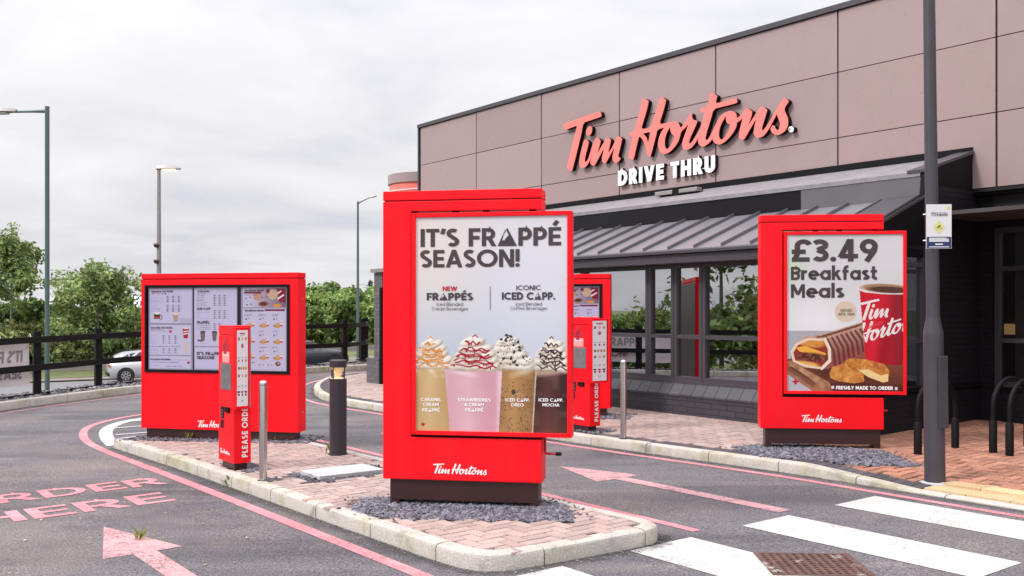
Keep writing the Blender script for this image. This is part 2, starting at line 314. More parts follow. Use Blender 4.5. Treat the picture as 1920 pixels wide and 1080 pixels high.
# ------------------------------------------------------------------ mesh builder
class MB:
    def __init__(s): s.v = []; s.f = []; s.t = []
    def add(s, vs, fs, tint=None):
        o = len(s.v); s.v += [tuple(p) for p in vs]; s.f += [tuple(i + o for i in f) for f in fs]
        if tint is not None: s.t += [tint] * len(vs)
        return s
    def box(s, c, h, ex=Vector((1, 0, 0)), ey=None, ez=Vector((0, 0, 1)), tint=None):
        ex = Vector(ex); ez = Vector(ez); ey = Vector(ey) if ey is not None else ez.cross(ex)
        c = Vector(c); vs = []
        for k in (-1, 1):
            for j in (-1, 1):
                for i in (-1, 1): vs.append(c + ex * h[0] * i + ey * h[1] * j + ez * h[2] * k)
        return s.add(vs, [(0, 2, 3, 1), (4, 5, 7, 6), (0, 1, 5, 4), (2, 6, 7, 3), (0, 4, 6, 2), (1, 3, 7, 5)], tint)
    def bx(s, x0, x1, y0, y1, z0, z1, tint=None):
        return s.box(((x0 + x1) / 2, (y0 + y1) / 2, (z0 + z1) / 2), ((x1 - x0) / 2, (y1 - y0) / 2, (z1 - z0) / 2), tint=tint)
    def uvbox(s, u0, u1, v0, v1, z0, z1, tint=None):
        return s.box(UV((u0 + u1) / 2, (v0 + v1) / 2, (z0 + z1) / 2), (abs(u1 - u0) / 2, abs(v1 - v0) / 2, (z1 - z0) / 2), ex=DU, ey=DV, tint=tint)
    def prism(s, poly, axis, tint=None):
        """poly: list of 3-d points (planar), swept by axis"""
        n = len(poly); a = [Vector(p) for p in poly]; b = [p + Vector(axis) for p in a]
        return s.add(a + b, [tuple(range(n))[::-1], tuple(range(n, 2 * n))] + [(i, (i + 1) % n, n + (i + 1) % n, n + i) for i in range(n)], tint)
    def tube(s, pts, rad, n=10, cap=True, tint=None):
        pts = [Vector(p) for p in pts]
        if not isinstance(rad, (list, tuple)): rad = [rad] * len(pts)
        vs, fs = [], []
        up = None
        for i, p in enumerate(pts):
            a = pts[max(i - 1, 0)]; b = pts[min(i + 1, len(pts) - 1)]
            d = (b - a).normalized()
            if up is None: up = Vector((0, 0, 1)) if abs(d.z) < 0.9 else Vector((1, 0, 0))
            x = d.cross(up).normalized(); y = x.cross(d).normalized(); up = y
            for k in range(n):
                t = 2 * math.pi * k / n
                vs.append(p + (x * math.cos(t) + y * math.sin(t)) * rad[i])
        for i in range(len(pts) - 1):
            for k in range(n):
                fs.append((i * n + k, i * n + (k + 1) % n, (i + 1) * n + (k + 1) % n, (i + 1) * n + k))
        if cap: fs.append(tuple(range(n))); fs.append(tuple(range((len(pts) - 1) * n, len(pts) * n))[::-1])
        return s.add(vs, fs, tint)
    def lathe(s, prof, c=(0, 0, 0), n=24, tint=None):
        """prof: list of (radius, z)"""
        c = Vector(c); vs, fs = [], []
        for r, z in prof:
            for k in range(n):
                t = 2 * math.pi * k / n
                vs.append(c + Vector((r * math.cos(t), r * math.sin(t), z)))
        for i in range(len(prof) - 1):
            for k in range(n): fs.append((i * n + k, i * n + (k + 1) % n, (i + 1) * n + (k + 1) % n, (i + 1) * n + k))
        fs.append(tuple(range(n))[::-1]); fs.append(tuple(range((len(prof) - 1) * n, len(prof) * n)))
        return s.add(vs, fs, tint)
    def build(s, name, m, parent=None, smooth=None, bevel=0.0, loc=None, recalc=True):
        me = bpy.data.meshes.new(name)
        me.from_pydata(s.v, [], s.f)
        if s.t and len(s.t) == len(s.v):
            ca = me.color_attributes.new('tint', 'FLOAT_COLOR', 'POINT')
            ca.data.foreach_set('color', np.array([(c[0], c[1], c[2], 1) if isinstance(c, (tuple, list)) else (c, c, c, 1) for c in s.t], dtype=np.float32).ravel())
        if recalc and len(s.f) < 60000:
            bm = bmesh.new(); bm.from_mesh(me); bmesh.ops.recalc_face_normals(bm, faces=bm.faces); bm.to_mesh(me); bm.free()
        me.materials.append(m)
        o = bpy.data.objects.new(name, me); COL.objects.link(o)
        if parent: o.parent = parent
        if loc is not None: o.location = loc
        if smooth is not None:
            me.shade_smooth()
            try: me.set_sharp_from_angle(angle=R(smooth))
            except Exception: pass
        if bevel:
            b = o.modifiers.new('bevel', 'BEVEL'); b.width = bevel; b.segments = 2; b.limit_method = 'ANGLE'; b.angle_limit = R(40)
        return o

def tag(o, label, cat, group=None):
    o['label'] = label; o['category'] = cat
    if group: o['group'] = group
    return o
def struct(o): o['kind'] = 'structure'; return o
def stuff(o, label=None, cat=None):
    o['kind'] = 'stuff'
    if label: o['label'] = label
    if cat: o['category'] = cat
    return o
def empty(name, loc, rz=0.0, label=None, cat=None, group=None):
    o = bpy.data.objects.new(name, None); COL.objects.link(o)
    o.empty_display_size = 0.1
    o.location = loc; o.rotation_euler = (0, 0, rz)
    if label: tag(o, label, cat, group)
    return o
def copy_tree(o, parent=None, depth=0):
    c = o.copy(); COL.objects.link(c)
    if parent: c.parent = parent
    for ch in o.children: copy_tree(ch, c, depth + 1)
    return c

# ------------------------------------------------------------------ lettering
def arc(cx, cy, rx, ry, a0, a1, n=12):
    return [(cx + rx * math.cos(R(a0 + (a1 - a0) * i / n)), cy + ry * math.sin(R(a0 + (a1 - a0) * i / n))) for i in range(n + 1)]
def glyph(ch, w):
    """(advance width, strokes) of a geometric sans; cap height 1; a stroke is a centre line, ('d', a, b) a diagonal cut flat, ('P', polygon) a filled shape"""
    h = w / 2; b, t = h, 1 - h; X = 0.70; xt = X - h
    if ch == ' ': return 0.36, []
    if ch == 'A': return 0.80, [('d', (h, 0), (0.40, 1)), ('d', (0.80 - h, 0), (0.40, 1)), [(0.2, 0.28), (0.6, 0.28)]]
    if ch == '^': return 0.86, [('P', [(0.0, 0), (0.86, 0), (0.43, 1), (0.385, 0.89), (0.50, 0.60), (0.36, 0.42), (0.30, 0.30), (0.22, 0.33), (0.13, 0.08), (0.34, 0.89), (0.385, 0.89), (0.43, 1)])]
    if ch == 'B': return 0.62, [[(h, 0), (h, 1)], [(h, t), (0.32, t)] + arc(0.32, (t + 0.53) / 2, 0.24, (t - 0.53) / 2, 90, -90) + [(h, 0.53)], [(h, 0.53), (0.34, 0.53)] + arc(0.34, (b + 0.53) / 2, 0.62 - h - 0.34, (0.53 - b) / 2, 90, -90) + [(h, b)]]
    if ch == 'C': return 0.84, [arc(0.5, 0.5, 0.5 - h, 0.5 - h, 48, 312, 22)]
    if ch == 'D': return 0.74, [[(h, 0), (h, 1)], [(h, t), (0.28, t)] + arc(0.28, 0.5, 0.74 - h - 0.28, 0.5 - h, 90, -90, 16) + [(h, b)]]
    if ch == 'E': return 0.55, [[(0.55, t), (h, t), (h, b), (0.55, b)], [(h, 0.5), (0.51, 0.5)]]
    if ch == 'É': return 0.55, [[(0.55, t), (h, t), (h, b), (0.55, b)], [(h, 0.5), (0.51, 0.5)], [(0.24, 1.10), (0.40, 1.34)]]
    if ch == 'F': return 0.53, [[(0.53, t), (h, t), (h, 0)], [(h, 0.48), (0.49, 0.48)]]
    if ch == 'G': return 0.90, [arc(0.5, 0.5, 0.5 - h, 0.5 - h, 45, 360, 24) + [(0.55, 0.5)]]
    if ch == 'H': return 0.70, [[(h, 0), (h, 1)], [(0.70 - h, 0), (0.70 - h, 1)], [(h, 0.5), (0.70 - h, 0.5)]]
    if ch == 'I': return w, [[(h, 0), (h, 1)]]
    if ch == 'K': return 0.66, [[(h, 0), (h, 1)], ('d', (h + 0.08, 0.45), (0.62 - h, 1)), ('d', (0.66 - h, 0), (0.28, 0.6))]
    if ch == 'L': return 0.50, [[(h, 1), (h, b), (0.50, b)]]
    if ch == 'M': return 0.88, [[(h, 0), (h, 1)], [(0.88 - h, 0), (0.88 - h, 1)], ('d', (0.44, 0.22), (h + 0.02, 1)), ('d', (0.44, 0.22), (0.86 - h, 1))]
    if ch == 'N': return 0.72, [[(h, 0), (h, 1)], [(0.72 - h, 0), (0.72 - h, 1)], ('d', (0.72 - h, 0), (h, 1))]
    if ch == 'O': return 1.0, [arc(0.5, 0.5, 0.5 - h, 0.5 - h, 0, 360, 30)]
    if ch == 'P': return 0.60, [[(h, 0), (h, 1)], [(h, t), (0.32, t)] + arc(0.32, (t + 0.42) / 2, 0.60 - h - 0.32, (t - 0.42) / 2, 90, -90) + [(h, 0.42)]]
    if ch == 'R': return 0.64, [[(h, 0), (h, 1)], [(h, t), (0.32, t)] + arc(0.32, (t + 0.45) / 2, 0.60 - h - 0.32, (t - 0.45) / 2, 90, -90) + [(h, 0.45)], ('d', (0.64 - h, 0), (0.32, 0.47))]
    if ch == 'S':
        return 0.58, [arc(0.29, 0.735, 0.29 - h, 0.265 - h, 40, 235, 12) + [(0.29, 0.51)] + arc(0.29, 0.275, 0.29 - h, 0.275 - h, 55, -145, 12)]
    if ch == 'T': return 0.60, [[(0, t), (0.60, t)], [(0.30, 0), (0.30, 1 - w * 0.5)]]
    if ch == 'U': return 0.68, [[(h, 1), (h, 0.34)] + arc(0.34, 0.34, 0.34 - h, 0.34 - h, 180, 360, 14) + [(0.68 - h, 1)]]
    if ch == 'V': return 0.78, [('d', (0.39, 0), (h, 1)), ('d', (0.39, 0), (0.78 - h, 1))]
    if ch == 'W': return 1.1, [('d', (0.31, 0), (h, 1)), ('d', (0.31, 0), (0.55, 1)), ('d', (0.79, 0), (0.55, 1)), ('d', (0.79, 0), (1.1 - h, 1))]
    if ch == 'Y': return 0.72, [[(0.36, 0), (0.36, 0.46)], ('d', (0.36, 0.40), (h, 1)), ('d', (0.36, 0.40), (0.72 - h, 1))]
    if ch == '&': return 0.66, [arc(0.30, 0.76, 0.17, 0.24 - h, -40, 220, 12) + [(0.64, 0.02)], [(0.2, 0.6)] + arc(0.28, 0.28, 0.28 - h, 0.28 - h, 120, 360, 14) + [(0.60, 0.46)]]
    if ch == "'": return w, [[(h + 0.05, 1.0), (h - 0.03, 0.70)]]
    if ch == '!': return w * 1.1, [[(h, 0.30), (h, 1)], ('P', arc(h, h * 1.1, h * 1.1, h * 1.1, 0, 360, 12)[:-1])]
    if ch == '.': return w, [('P', arc(h, h * 1.1, h * 1.1, h * 1.1, 0, 360, 12)[:-1])]
    if ch == '£': return 0.68, [arc(0.44, 0.72, 0.22, 0.28 - h, 15, 180, 12) + [(0.22, 0.35), (0.13, b)], [(0.02, b), (0.66, b)], [(0.02, 0.45), (0.52, 0.45)]]
    if ch == '0': return 0.66, [arc(0.33, 0.5, 0.33 - h, 0.5 - h, 0, 360, 26)]
    if ch == '1': return 0.34, [[(0.0, 0.82), (0.34 - h, t), (0.34 - h, 0)]]
    if ch == '3': return 0.60, [arc(0.28, 0.745, 0.27 - h * 0.6, 0.255 - h, 150, -80, 12) + [(0.2, 0.52)], [(0.2, 0.52)] + arc(0.29, 0.28, 0.31 - h, 0.28 - h, 85, -150, 14)]
    if ch == '4': return 0.72, [[(0.56 - h, 0), (0.56 - h, 1)], ('d', (h, 0.2), (0.54 - h, 1)), [(h - 0.02, 0.24), (0.72, 0.24)]]
    if ch == '9': return 0.64, [arc(0.32, 0.67, 0.32 - h, 0.33 - h, 0, 360, 20), [(0.64 - h, 0.67), (0.60 - h, 0.45), (0.24, 0.0)]]
    # lower case
    if ch == 'a': return 0.66, [arc(0.33, 0.35, 0.33 - h, 0.35 - h, 0, 360, 18), [(0.66 - h, 0), (0.66 - h, X)]]
    if ch == 'b': return 0.66, [arc(0.33, 0.35, 0.33 - h, 0.35 - h, 0, 360, 18), [(h, 0), (h, 1.04)]]
    if ch == 'd': return 0.66, [arc(0.33, 0.35, 0.33 - h, 0.35 - h, 0, 360, 18), [(0.66 - h, 0), (0.66 - h, 1.04)]]
    if ch == 'p': return 0.66, [arc(0.33, 0.35, 0.33 - h, 0.35 - h, 0, 360, 18), [(h, -0.28), (h, X)]]
    if ch == 'g': return 0.66, [arc(0.33, 0.35, 0.33 - h, 0.35 - h, 0, 360, 18), [(0.66 - h, X), (0.66 - h, 0.02)] + arc(0.33, 0.02, 0.33 - h, 0.28, 0, -150, 10)]
    if ch == 'c': return 0.58, [arc(0.34, 0.35, 0.34 - h, 0.35 - h, 48, 312, 16)]
    if ch == 'e': return 0.66, [[(h, 0.35), (0.66 - h, 0.35)] + arc(0.33, 0.35, 0.33 - h, 0.35 - h, 0, 310, 18)]
    if ch == 'o': return 0.68, [arc(0.34, 0.35, 0.34 - h, 0.35 - h, 0, 360, 18)]
    if ch == 'f': return 0.40, [[(0.16, 0), (0.16, 0.78)] + arc(0.34, 0.78, 0.18, 0.26 - h, 180, 80, 8), [(0, X - h), (0.38, X - h)]]
    if ch == 't': return 0.40, [[(0.17, 0.95), (0.17, 0.2)] + arc(0.33, 0.2, 0.16, 0.2 - h, 180, 290, 8), [(0, X - h), (0.38, X - h)]]
    if ch == 'h': return 0.60, [[(h, 0), (h, 1.04)], [(h, 0.38)] + arc(0.30, 0.38, 0.30 - h, 0.32 - h, 180, 0, 12) + [(0.60 - h, 0)]]
    if ch == 'n': return 0.60, [[(h, 0), (h, X)], [(h, 0.38)] + arc(0.30, 0.38, 0.30 - h, 0.32 - h, 180, 0, 12) + [(0.60 - h, 0)]]
    if ch == 'i': return w, [[(h, 0), (h, X)], [(h, 0.86), (h, 0.86 + w)]]
    if ch == 'k': return 0.58, [[(h, 0), (h, 1.04)], ('d', (h + 0.02, 0.28), (0.52 - h, X)), ('d', (0.58 - h, 0), (0.26, 0.44))]
    if ch == 'l': return w, [[(h, 0), (h, 1.04)]]
    if ch == 'm': return 0.96, [[(h, 0), (h, X)], [(h, 0.42)] + arc(0.26, 0.42, 0.26 - h, 0.28 - h, 180, 0, 10) + [(0.52 - h, 0)], [(0.52 - h, 0.42)] + arc(0.74 - h / 2, 0.42, 0.22 - h / 2, 0.28 - h, 180, 0, 10) + [(0.96 - h, 0)]]
    if ch == 'r': return 0.38, [[(h, 0), (h, X)], [(h, 0.36)] + arc(0.34, 0.38, 0.34 - h, 0.32 - h, 180, 85, 8)]
    if ch == 's': return 0.48, [arc(0.24, 0.52, 0.24 - h, 0.18 - h, 30, 240, 8) + arc(0.24, 0.185, 0.24 - h, 0.185 - h, 60, -150, 8)]
    if ch == 'u': return 0.60, [[(h, X), (h, 0.32)] + arc(0.30, 0.32, 0.30 - h, 0.32 - h, 180, 360, 12), [(0.60 - h, 0), (0.60 - h, X)]]
    if ch == 'v': return 0.58, [('d', (0.29, 0), (h, X)), ('d', (0.29, 0), (0.58 - h, X))]
    if ch == 'y': return 0.58, [('d', (0.29, 0), (h, X)), ('d', (0.16, -0.28), (0.58 - h, X))]
    return 0.5, [[(h, 0), (h, 0.7)]]
def ribbon(pts, w):
    """quads (4 points each) of a mitred band of width w round a centre line"""
    n = len(pts); L, Rr = [], []
    closed = n > 3 and abs(pts[0][0] - pts[-1][0]) < 1e-6 and abs(pts[0][1] - pts[-1][1]) < 1e-6
    for i in range(n):
        x, y = pts[i]
        a = pts[i - 1] if i > 0 else (pts[-2] if closed else None)
        c = pts[i + 1] if i < n - 1 else (pts[1] if closed else None)
        d1 = d2 = None
        if a: l = math.hypot(x - a[0], y - a[1]) or 1e-9; d1 = ((x - a[0]) / l, (y - a[1]) / l)
        if c: l = math.hypot(c[0] - x, c[1] - y) or 1e-9; d2 = ((c[0] - x) / l, (c[1] - y) / l)
        d1 = d1 or d2; d2 = d2 or d1
        nx, ny = -(d1[1] + d2[1]), d1[0] + d2[0]
        l = math.hypot(nx, ny) or 1e-9; nx /= l; ny /= l
        k = min(1.0 / max(0.35, nx * -d1[1] + ny * d1[0]), 2.2) * w / 2
        L.append((x + nx * k, y + ny * k)); Rr.append((x - nx * k, y - ny * k))
    return [[Rr[i], Rr[i + 1], L[i + 1], L[i]] for i in range(n - 1)]
def text_polys(s, w=0.17, track=0.13):
    """list of groups of polygons (one group per stroke) of a line of text, cap height 1, and its width"""
    x = 0.0; out = []
    for ch in s:
        adv, st = glyph(ch, w)
        for k in st:
            if k and k[0] == 'd':
                (x0, y0), (x1, y1) = k[1], k[2]
                ln = math.hypot(x1 - x0, y1 - y0); hw = w / 2 * ln / abs(y1 - y0)
                g = [[(x0 - hw, y0), (x0 + hw, y0), (x1 + hw, y1), (x1 - hw, y1)]]
            elif k and k[0] == 'P': g = [list(k[1])]
            else: g = ribbon(k, w)
            lx, ly = (1.10, 1.06) if ch.islower() else (1, 1)
            out.append([[(p[0] * lx + x, p[1] * ly) for p in q] for q in g])
        x += adv * (1.10 if ch.islower() else 1) + (track if ch != ' ' else 0)
    return out, x - track
def put_text(mb, s, cap, place, x, z, w=0.17, track=None, align='l', width=None, depth=0.0, y=-0.003, sx=None):
    """adds flat lettering to a builder; place(x, y, z) maps board coordinates; width forces the line's width"""
    if track is None: track = 0.13 - 0.7 * max(0, w - .1)
    polys, wd = text_polys(s, w, track)
    kx = cap if width is None else width / wd
    if sx: kx = cap * sx
    off = {'l': 0, 'c': -wd * kx / 2, 'r': -wd * kx}[align]
    for i, g in enumerate(polys):
        yy = y - 0.0002 * (i % 7)
        for q in g:
            pts = [place(x + off + p[0] * kx, yy, z + p[1] * cap) for p in q]
            if depth: mb.prism(pts, Vector(place(0, yy + depth, 0)) - Vector(place(0, yy, 0)))
            elif len(pts) > 4:
                tri = tessellate_polygon([[Vector((p[0], p[1], 0)) for p in q]])
                mb.add(pts, [tuple(t) for t in tri])
            else: mb.add(pts, [(0, 1, 2, 3)])
    return wd * kx
flat = lambda x, y, z: (x, y, z)

LOGO = [[(0,0.967),(0.01,0.985),(0.051,0.996),(0.504,1.034),(0.797,1.052),(1.083,1.072),(1.117,1.071),(1.143,1.05),(1.167,0.981),(1.158,0.967),(1.102,0.96),(0.855,0.941),(0.626,0.925),(0.563,0.715),(0.425,0.358),(0.285,0.017),(0.265,0.004),(0.224,0.008),(0.133,0.061),(0.119,0.089),(0.133,0.139),(0.265,0.47),(0.401,0.803),(0.441,0.897),(0.265,0.882),(0.092,0.864),(0.057,0.873),(0.031,0.896)],
 [(0.82,0.827),(0.864,0.814),(0.889,0.776),(0.887,0.732),(0.864,0.678),(0.82,0.642),(0.768,0.644),(0.723,0.669),(0.71,0.713),(0.723,0.775),(0.762,0.814)],
 [(0.7,0.582),(0.778,0.53),(0.787,0.491),(0.749,0.394),(0.7,0.284),(0.665,0.18),(0.665,0.141),(0.692,0.129),(0.739,0.144),(0.778,0.182),(0.835,0.293),(0.893,0.419),(0.96,0.512),(1.007,0.556),(1.045,0.565),(1.13,0.507),(1.139,0.471),(1.092,0.361),(1.036,0.236),(1.158,0.365),(1.251,0.459),(1.307,0.518),(1.344,0.53),(1.427,0.479),(1.436,0.45),(1.39,0.322),(1.348,0.221),(1.454,0.289),(1.527,0.384),(1.581,0.476),(1.621,0.506),(1.653,0.507),(1.743,0.454),(1.746,0.429),(1.698,0.281),(1.644,0.14),(1.65,0.105),(1.702,0.088),(1.707,0.068),(1.671,0.032),(1.617,0.005),(1.572,0.007),(1.509,0.046),(1.481,0.092),(1.49,0.172),(1.541,0.317),(1.408,0.164),(1.298,0.043),(1.27,0.027),(1.195,0.068),(1.177,0.092),(1.186,0.16),(1.248,0.347),(1.121,0.206),(0.988,0.051),(0.95,0.024),(0.922,0.024),(0.851,0.07),(0.835,0.101),(0.851,0.17),(0.88,0.23),(0.82,0.141),(0.749,0.067),(0.681,0.024),(0.626,0.014),(0.567,0.026),(0.514,0.069),(0.5,0.129),(0.52,0.255),(0.573,0.404),(0.636,0.55),(0.661,0.575)],
 [(2.303,1.1),(2.328,1.116),(2.362,1.112),(2.45,1.057),(2.463,1.028),(2.404,0.856),(2.337,0.711),(2.264,0.548),(2.517,0.55),(2.563,0.629),(2.662,0.826),(2.752,1.038),(2.78,1.058),(2.809,1.054),(2.898,0.999),(2.907,0.974),(2.842,0.797),(2.731,0.568),(2.971,0.573),(3.13,0.566),(3.193,0.545),(3.237,0.492),(3.263,0.428),(3.333,0.466),(3.433,0.565),(3.502,0.64),(3.525,0.65),(3.542,0.632),(3.545,0.57),(3.572,0.526),(3.646,0.504),(3.669,0.481),(3.634,0.421),(3.578,0.335),(3.508,0.23),(3.47,0.157),(3.474,0.124),(3.505,0.115),(3.564,0.159),(3.682,0.284),(3.751,0.372),(3.799,0.5),(3.84,0.615),(3.751,0.637),(3.735,0.676),(3.739,0.696),(3.765,0.702),(3.895,0.703),(3.936,0.808),(3.98,0.905),(4.003,0.921),(4.037,0.908),(4.11,0.865),(4.123,0.842),(4.083,0.729),(4.268,0.731),(4.521,0.743),(4.546,0.734),(4.566,0.685),(4.559,0.667),(4.502,0.656),(4.268,0.65),(4.043,0.644),(3.976,0.472),(3.881,0.25),(3.854,0.161),(3.868,0.128),(3.898,0.126),(3.936,0.149),(3.996,0.223),(4.097,0.382),(4.176,0.467),(4.268,0.533),(4.36,0.552),(4.45,0.544),(4.515,0.509),(4.546,0.464),(4.558,0.402),(4.591,0.412),(4.606,0.423),(4.664,0.459),(4.732,0.519),(4.753,0.533),(4.772,0.533),(4.794,0.521),(4.872,0.471),(4.882,0.445),(4.846,0.344),(4.789,0.238),(4.877,0.323),(4.969,0.431),(5.041,0.499),(5.071,0.51),(5.096,0.506),(5.121,0.492),(5.176,0.45),(5.186,0.428),(5.151,0.337),(5.091,0.193),(5.079,0.146),(5.091,0.116),(5.113,0.118),(5.151,0.151),(5.241,0.251),(5.35,0.378),(5.428,0.485),(5.501,0.556),(5.525,0.566),(5.549,0.563),(5.607,0.522),(5.61,0.498),(5.573,0.461),(5.539,0.423),(5.53,0.381),(5.554,0.321),(5.592,0.252),(5.604,0.179),(5.592,0.11),(5.554,0.052),(5.486,0.014),(5.409,0),(5.35,0.012),(5.291,0.05),(5.261,0.095),(5.259,0.127),(5.281,0.16),(5.305,0.173),(5.33,0.161),(5.345,0.131),(5.369,0.091),(5.399,0.079),(5.433,0.094),(5.448,0.131),(5.448,0.187),(5.418,0.255),(5.389,0.324),(5.383,0.345),(5.33,0.269),(5.241,0.146),(5.171,0.068),(5.091,0.014),(5.01,0.009),(4.959,0.029),(4.923,0.071),(4.913,0.121),(4.928,0.209),(4.971,0.333),(4.898,0.254),(4.815,0.152),(4.732,0.048),(4.695,0.022),(4.669,0.022),(4.611,0.061),(4.597,0.084),(4.611,0.165),(4.648,0.284),(4.683,0.394),(4.627,0.353),(4.579,0.336),(4.558,0.335),(4.546,0.264),(4.489,0.183),(4.399,0.105),(4.295,0.039),(4.203,0.011),(4.137,0.018),(4.07,0.049),(4.027,0.101),(4.016,0.14),(3.976,0.092),(3.895,0.047),(3.813,0.022),(3.758,0.034),(3.706,0.078),(3.689,0.132),(3.687,0.184),(3.62,0.11),(3.536,0.043),(3.466,0.026),(3.548,0.048),(3.472,0.022),(3.403,0.019),(3.341,0.05),(3.31,0.102),(3.321,0.193),(3.395,0.331),(3.464,0.471),(3.364,0.404),(3.277,0.357),(3.258,0.282),(3.216,0.196),(3.145,0.124),(3.051,0.056),(2.955,0.016),(2.874,0.014),(2.809,0.034),(2.744,0.095),(2.712,0.182),(2.712,0.253),(2.752,0.365),(2.809,0.439),(2.874,0.5),(2.69,0.483),(2.662,0.39),(2.588,0.199),(2.517,0.02),(2.488,0.012),(2.433,0.052),(2.416,0.09),(2.404,0.175),(2.371,0.252),(2.328,0.329),(2.277,0.39),(2.218,0.426),(2.195,0.384),(2.132,0.211),(2.075,0.031),(2.036,0.011),(1.949,0.058),(1.935,0.091),(1.963,0.221),(2.036,0.418),(2.05,0.45),(1.984,0.459),(1.953,0.49),(1.949,0.521),(1.975,0.536),(2.08,0.539),(2.157,0.715),(2.235,0.908)],
 [(2.303,0.467),(2.513,0.47),(2.488,0.379),(2.451,0.259),(2.421,0.352),(2.371,0.419)],
 [(3.031,0.493),(3.019,0.455),(3.031,0.395),(3.058,0.351),(3.095,0.323),(3.114,0.314),(3.114,0.267),(3.066,0.181),(2.995,0.115),(2.935,0.088),(2.89,0.123),(2.874,0.196),(2.881,0.288),(2.926,0.393),(2.987,0.46)],
 [(4.336,0.479),(4.317,0.435),(4.327,0.378),(4.37,0.336),(4.417,0.319),(4.412,0.279),(4.379,0.208),(4.321,0.146),(4.262,0.099),(4.222,0.087),(4.187,0.104),(4.163,0.148),(4.16,0.21),(4.189,0.317),(4.255,0.411),(4.308,0.466)],
 [(5.71,0.047),(5.704,0.023),(5.685,0.008),(5.659,0.005),(5.633,0.016),(5.615,0.036),(5.608,0.062),(5.615,0.085),(5.633,0.1),(5.659,0.103),(5.685,0.093),(5.704,0.072)]]
def chaikin(l, it=1):
    for _ in range(it):
        o = []
        for i in range(len(l)):
            a, b = l[i], l[(i + 1) % len(l)]
            o.append((a[0] * .8 + b[0] * .2, a[1] * .8 + b[1] * .2)); o.append((a[0] * .2 + b[0] * .8, a[1] * .2 + b[1] * .8))
        l = o
    return l
LOGO_PARTS = [[LOGO[0]], [LOGO[1]], [LOGO[2]], [LOGO[3], LOGO[4], LOGO[5], LOGO[6]], [LOGO[7]]]
def add_logo_part(mb, loops, place, x, z, s, y=-0.003, depth=0.0, smooth=1):
    loops = [chaikin(l, smooth) for l in loops]
    flatpts = [p for l in loops for p in l]
    tri = tessellate_polygon([[Vector((p[0], p[1], 0)) for p in l] for l in loops])
    fr = [place(x + p[0] * s, y, z + p[1] * s) for p in flatpts]
    if not depth:
        mb.add(fr, [tuple(t) for t in tri]); return
    bk = [place(x + p[0] * s, y + depth, z + p[1] * s) for p in flatpts]
    n = len(fr); fs = [tuple(t) for t in tri]; o = 0
    for l in loops:
        m = len(l)
        fs += [(o + i, o + (i + 1) % m, n + o + (i + 1) % m, n + o + i) for i in range(m)]
        o += m
    mb.add(fr + bk, fs)
def logo_mesh(place, x, z, width, y=-0.003):
    mb = MB()
    for k in LOGO_PARTS[:4]: add_logo_part(mb, k, place, x, z, width / 5.6, y, smooth=0)
    return mb

# ================================================================== the ground
def smooth_path(pts, it=2):
    pts = [tuple(p) for p in pts]
    for _ in range(it):
        o = [pts[0]]
        for a, b in zip(pts[:-1], pts[1:]):
            o.append((a[0] * .75 + b[0] * .25, a[1] * .75 + b[1] * .25)); o.append((a[0] * .25 + b[0] * .75, a[1] * .25 + b[1] * .75))
        o.append(pts[-1]); pts = o
    return pts
def resample(pts, step):
    pts = [Vector((p[0], p[1])) for p in pts]; out = [pts[0].copy()]; acc = 0
    for a, b in zip(pts[:-1], pts[1:]):
        l = (b - a).length; t = step - acc
        while t <= l: out.append(a + (b - a) * (t / l)); t += step
        acc = (acc + l) % step if l + acc >= step else acc + l
    if (out[-1] - pts[-1]).length > step * .2: out.append(pts[-1].copy())
    return out
def normals(pts):
    ns = []
    for i in range(len(pts)):
        d = pts[min(i + 1, len(pts) - 1)] - pts[max(i - 1, 0)]
        d.normalize(); ns.append(Vector((-d.y, d.x)))
    return ns
def g_uv(u, v, dz=0.0):
    p = UV(u, v); return Vector((p.x, p.y, gz(p.x, p.y) + dz))
def strip(uvpath, w0, w1, dz, name, m, step=0.25):
    """flat band on the lot between offsets w0 and w1 of a path in u, v"""
    p = resample(uvpath, step); n = normals(p); mb = MB(); vs = []
    for a, b in zip(p, n):
        for w in (w0, w1): vs.append(g_uv(a.x + b.x * w, a.y + b.y * w, dz))
    mb.add(vs, [(2 * i, 2 * i + 2, 2 * i + 3, 2 * i + 1) for i in range(len(p) - 1)])
    return mb.build(name, m)
def kerb(uvpath, name, m, h=0.12, w=0.125, side=1, stone=0.9, closed=False, drop=None):
    """row of kerb stones; uvpath is the road edge, side picks where the stone lies"""
    fine = resample(uvpath, 0.06); ns = normals(fine); mb = MB()
    per = int(stone / 0.06); i = 0; rnd = random.Random(3)
    while i < len(fine) - 2:
        j = min(i + per, len(fine) - 1); vs = []; dzz = rnd.uniform(-.003, .003)
        idx = list(range(i, j + 1))
        for q in idx:
            a, b = fine[q], ns[q] * side
            if q == i and i: a = a + (fine[q + 1] - a) * 0.09
            if q == j and j < len(fine) - 1: a = a + (fine[q - 1] - a) * 0.09
            hh = h if drop is None else h * drop(a.x)
            for (o, z) in ((0, -.06), (0, hh - .028), (.008, hh - .010), (.026, hh), (w, hh), (w, -.06)):
                vs.append(g_uv(a.x + b.x * o, a.y + b.y * o, z + dzz))
        k = len(idx); fs = []
        for a in range(k - 1):
            for c in range(6): fs.append((a * 6 + c, a * 6 + (c + 1) % 6, (a + 1) * 6 + (c + 1) % 6, (a + 1) * 6 + c))
        fs.append(tuple(range(6))); fs.append(tuple(range((k - 1) * 6, k * 6))[::-1])
        mb.add(vs, fs); i = j
    return mb.build(name, m, smooth=35)
def inside(x, y, poly):
    c = False; j = len(poly) - 1
    for i in range(len(poly)):
        xi, yi = poly[i]; xj, yj = poly[j]
        if (yi > y) != (yj > y) and x < (xj - xi) * (y - yi) / (yj - yi) + xi: c = not c
        j = i
    return c
def kz(dz, u, v): return dz(u, v) if callable(dz) else dz
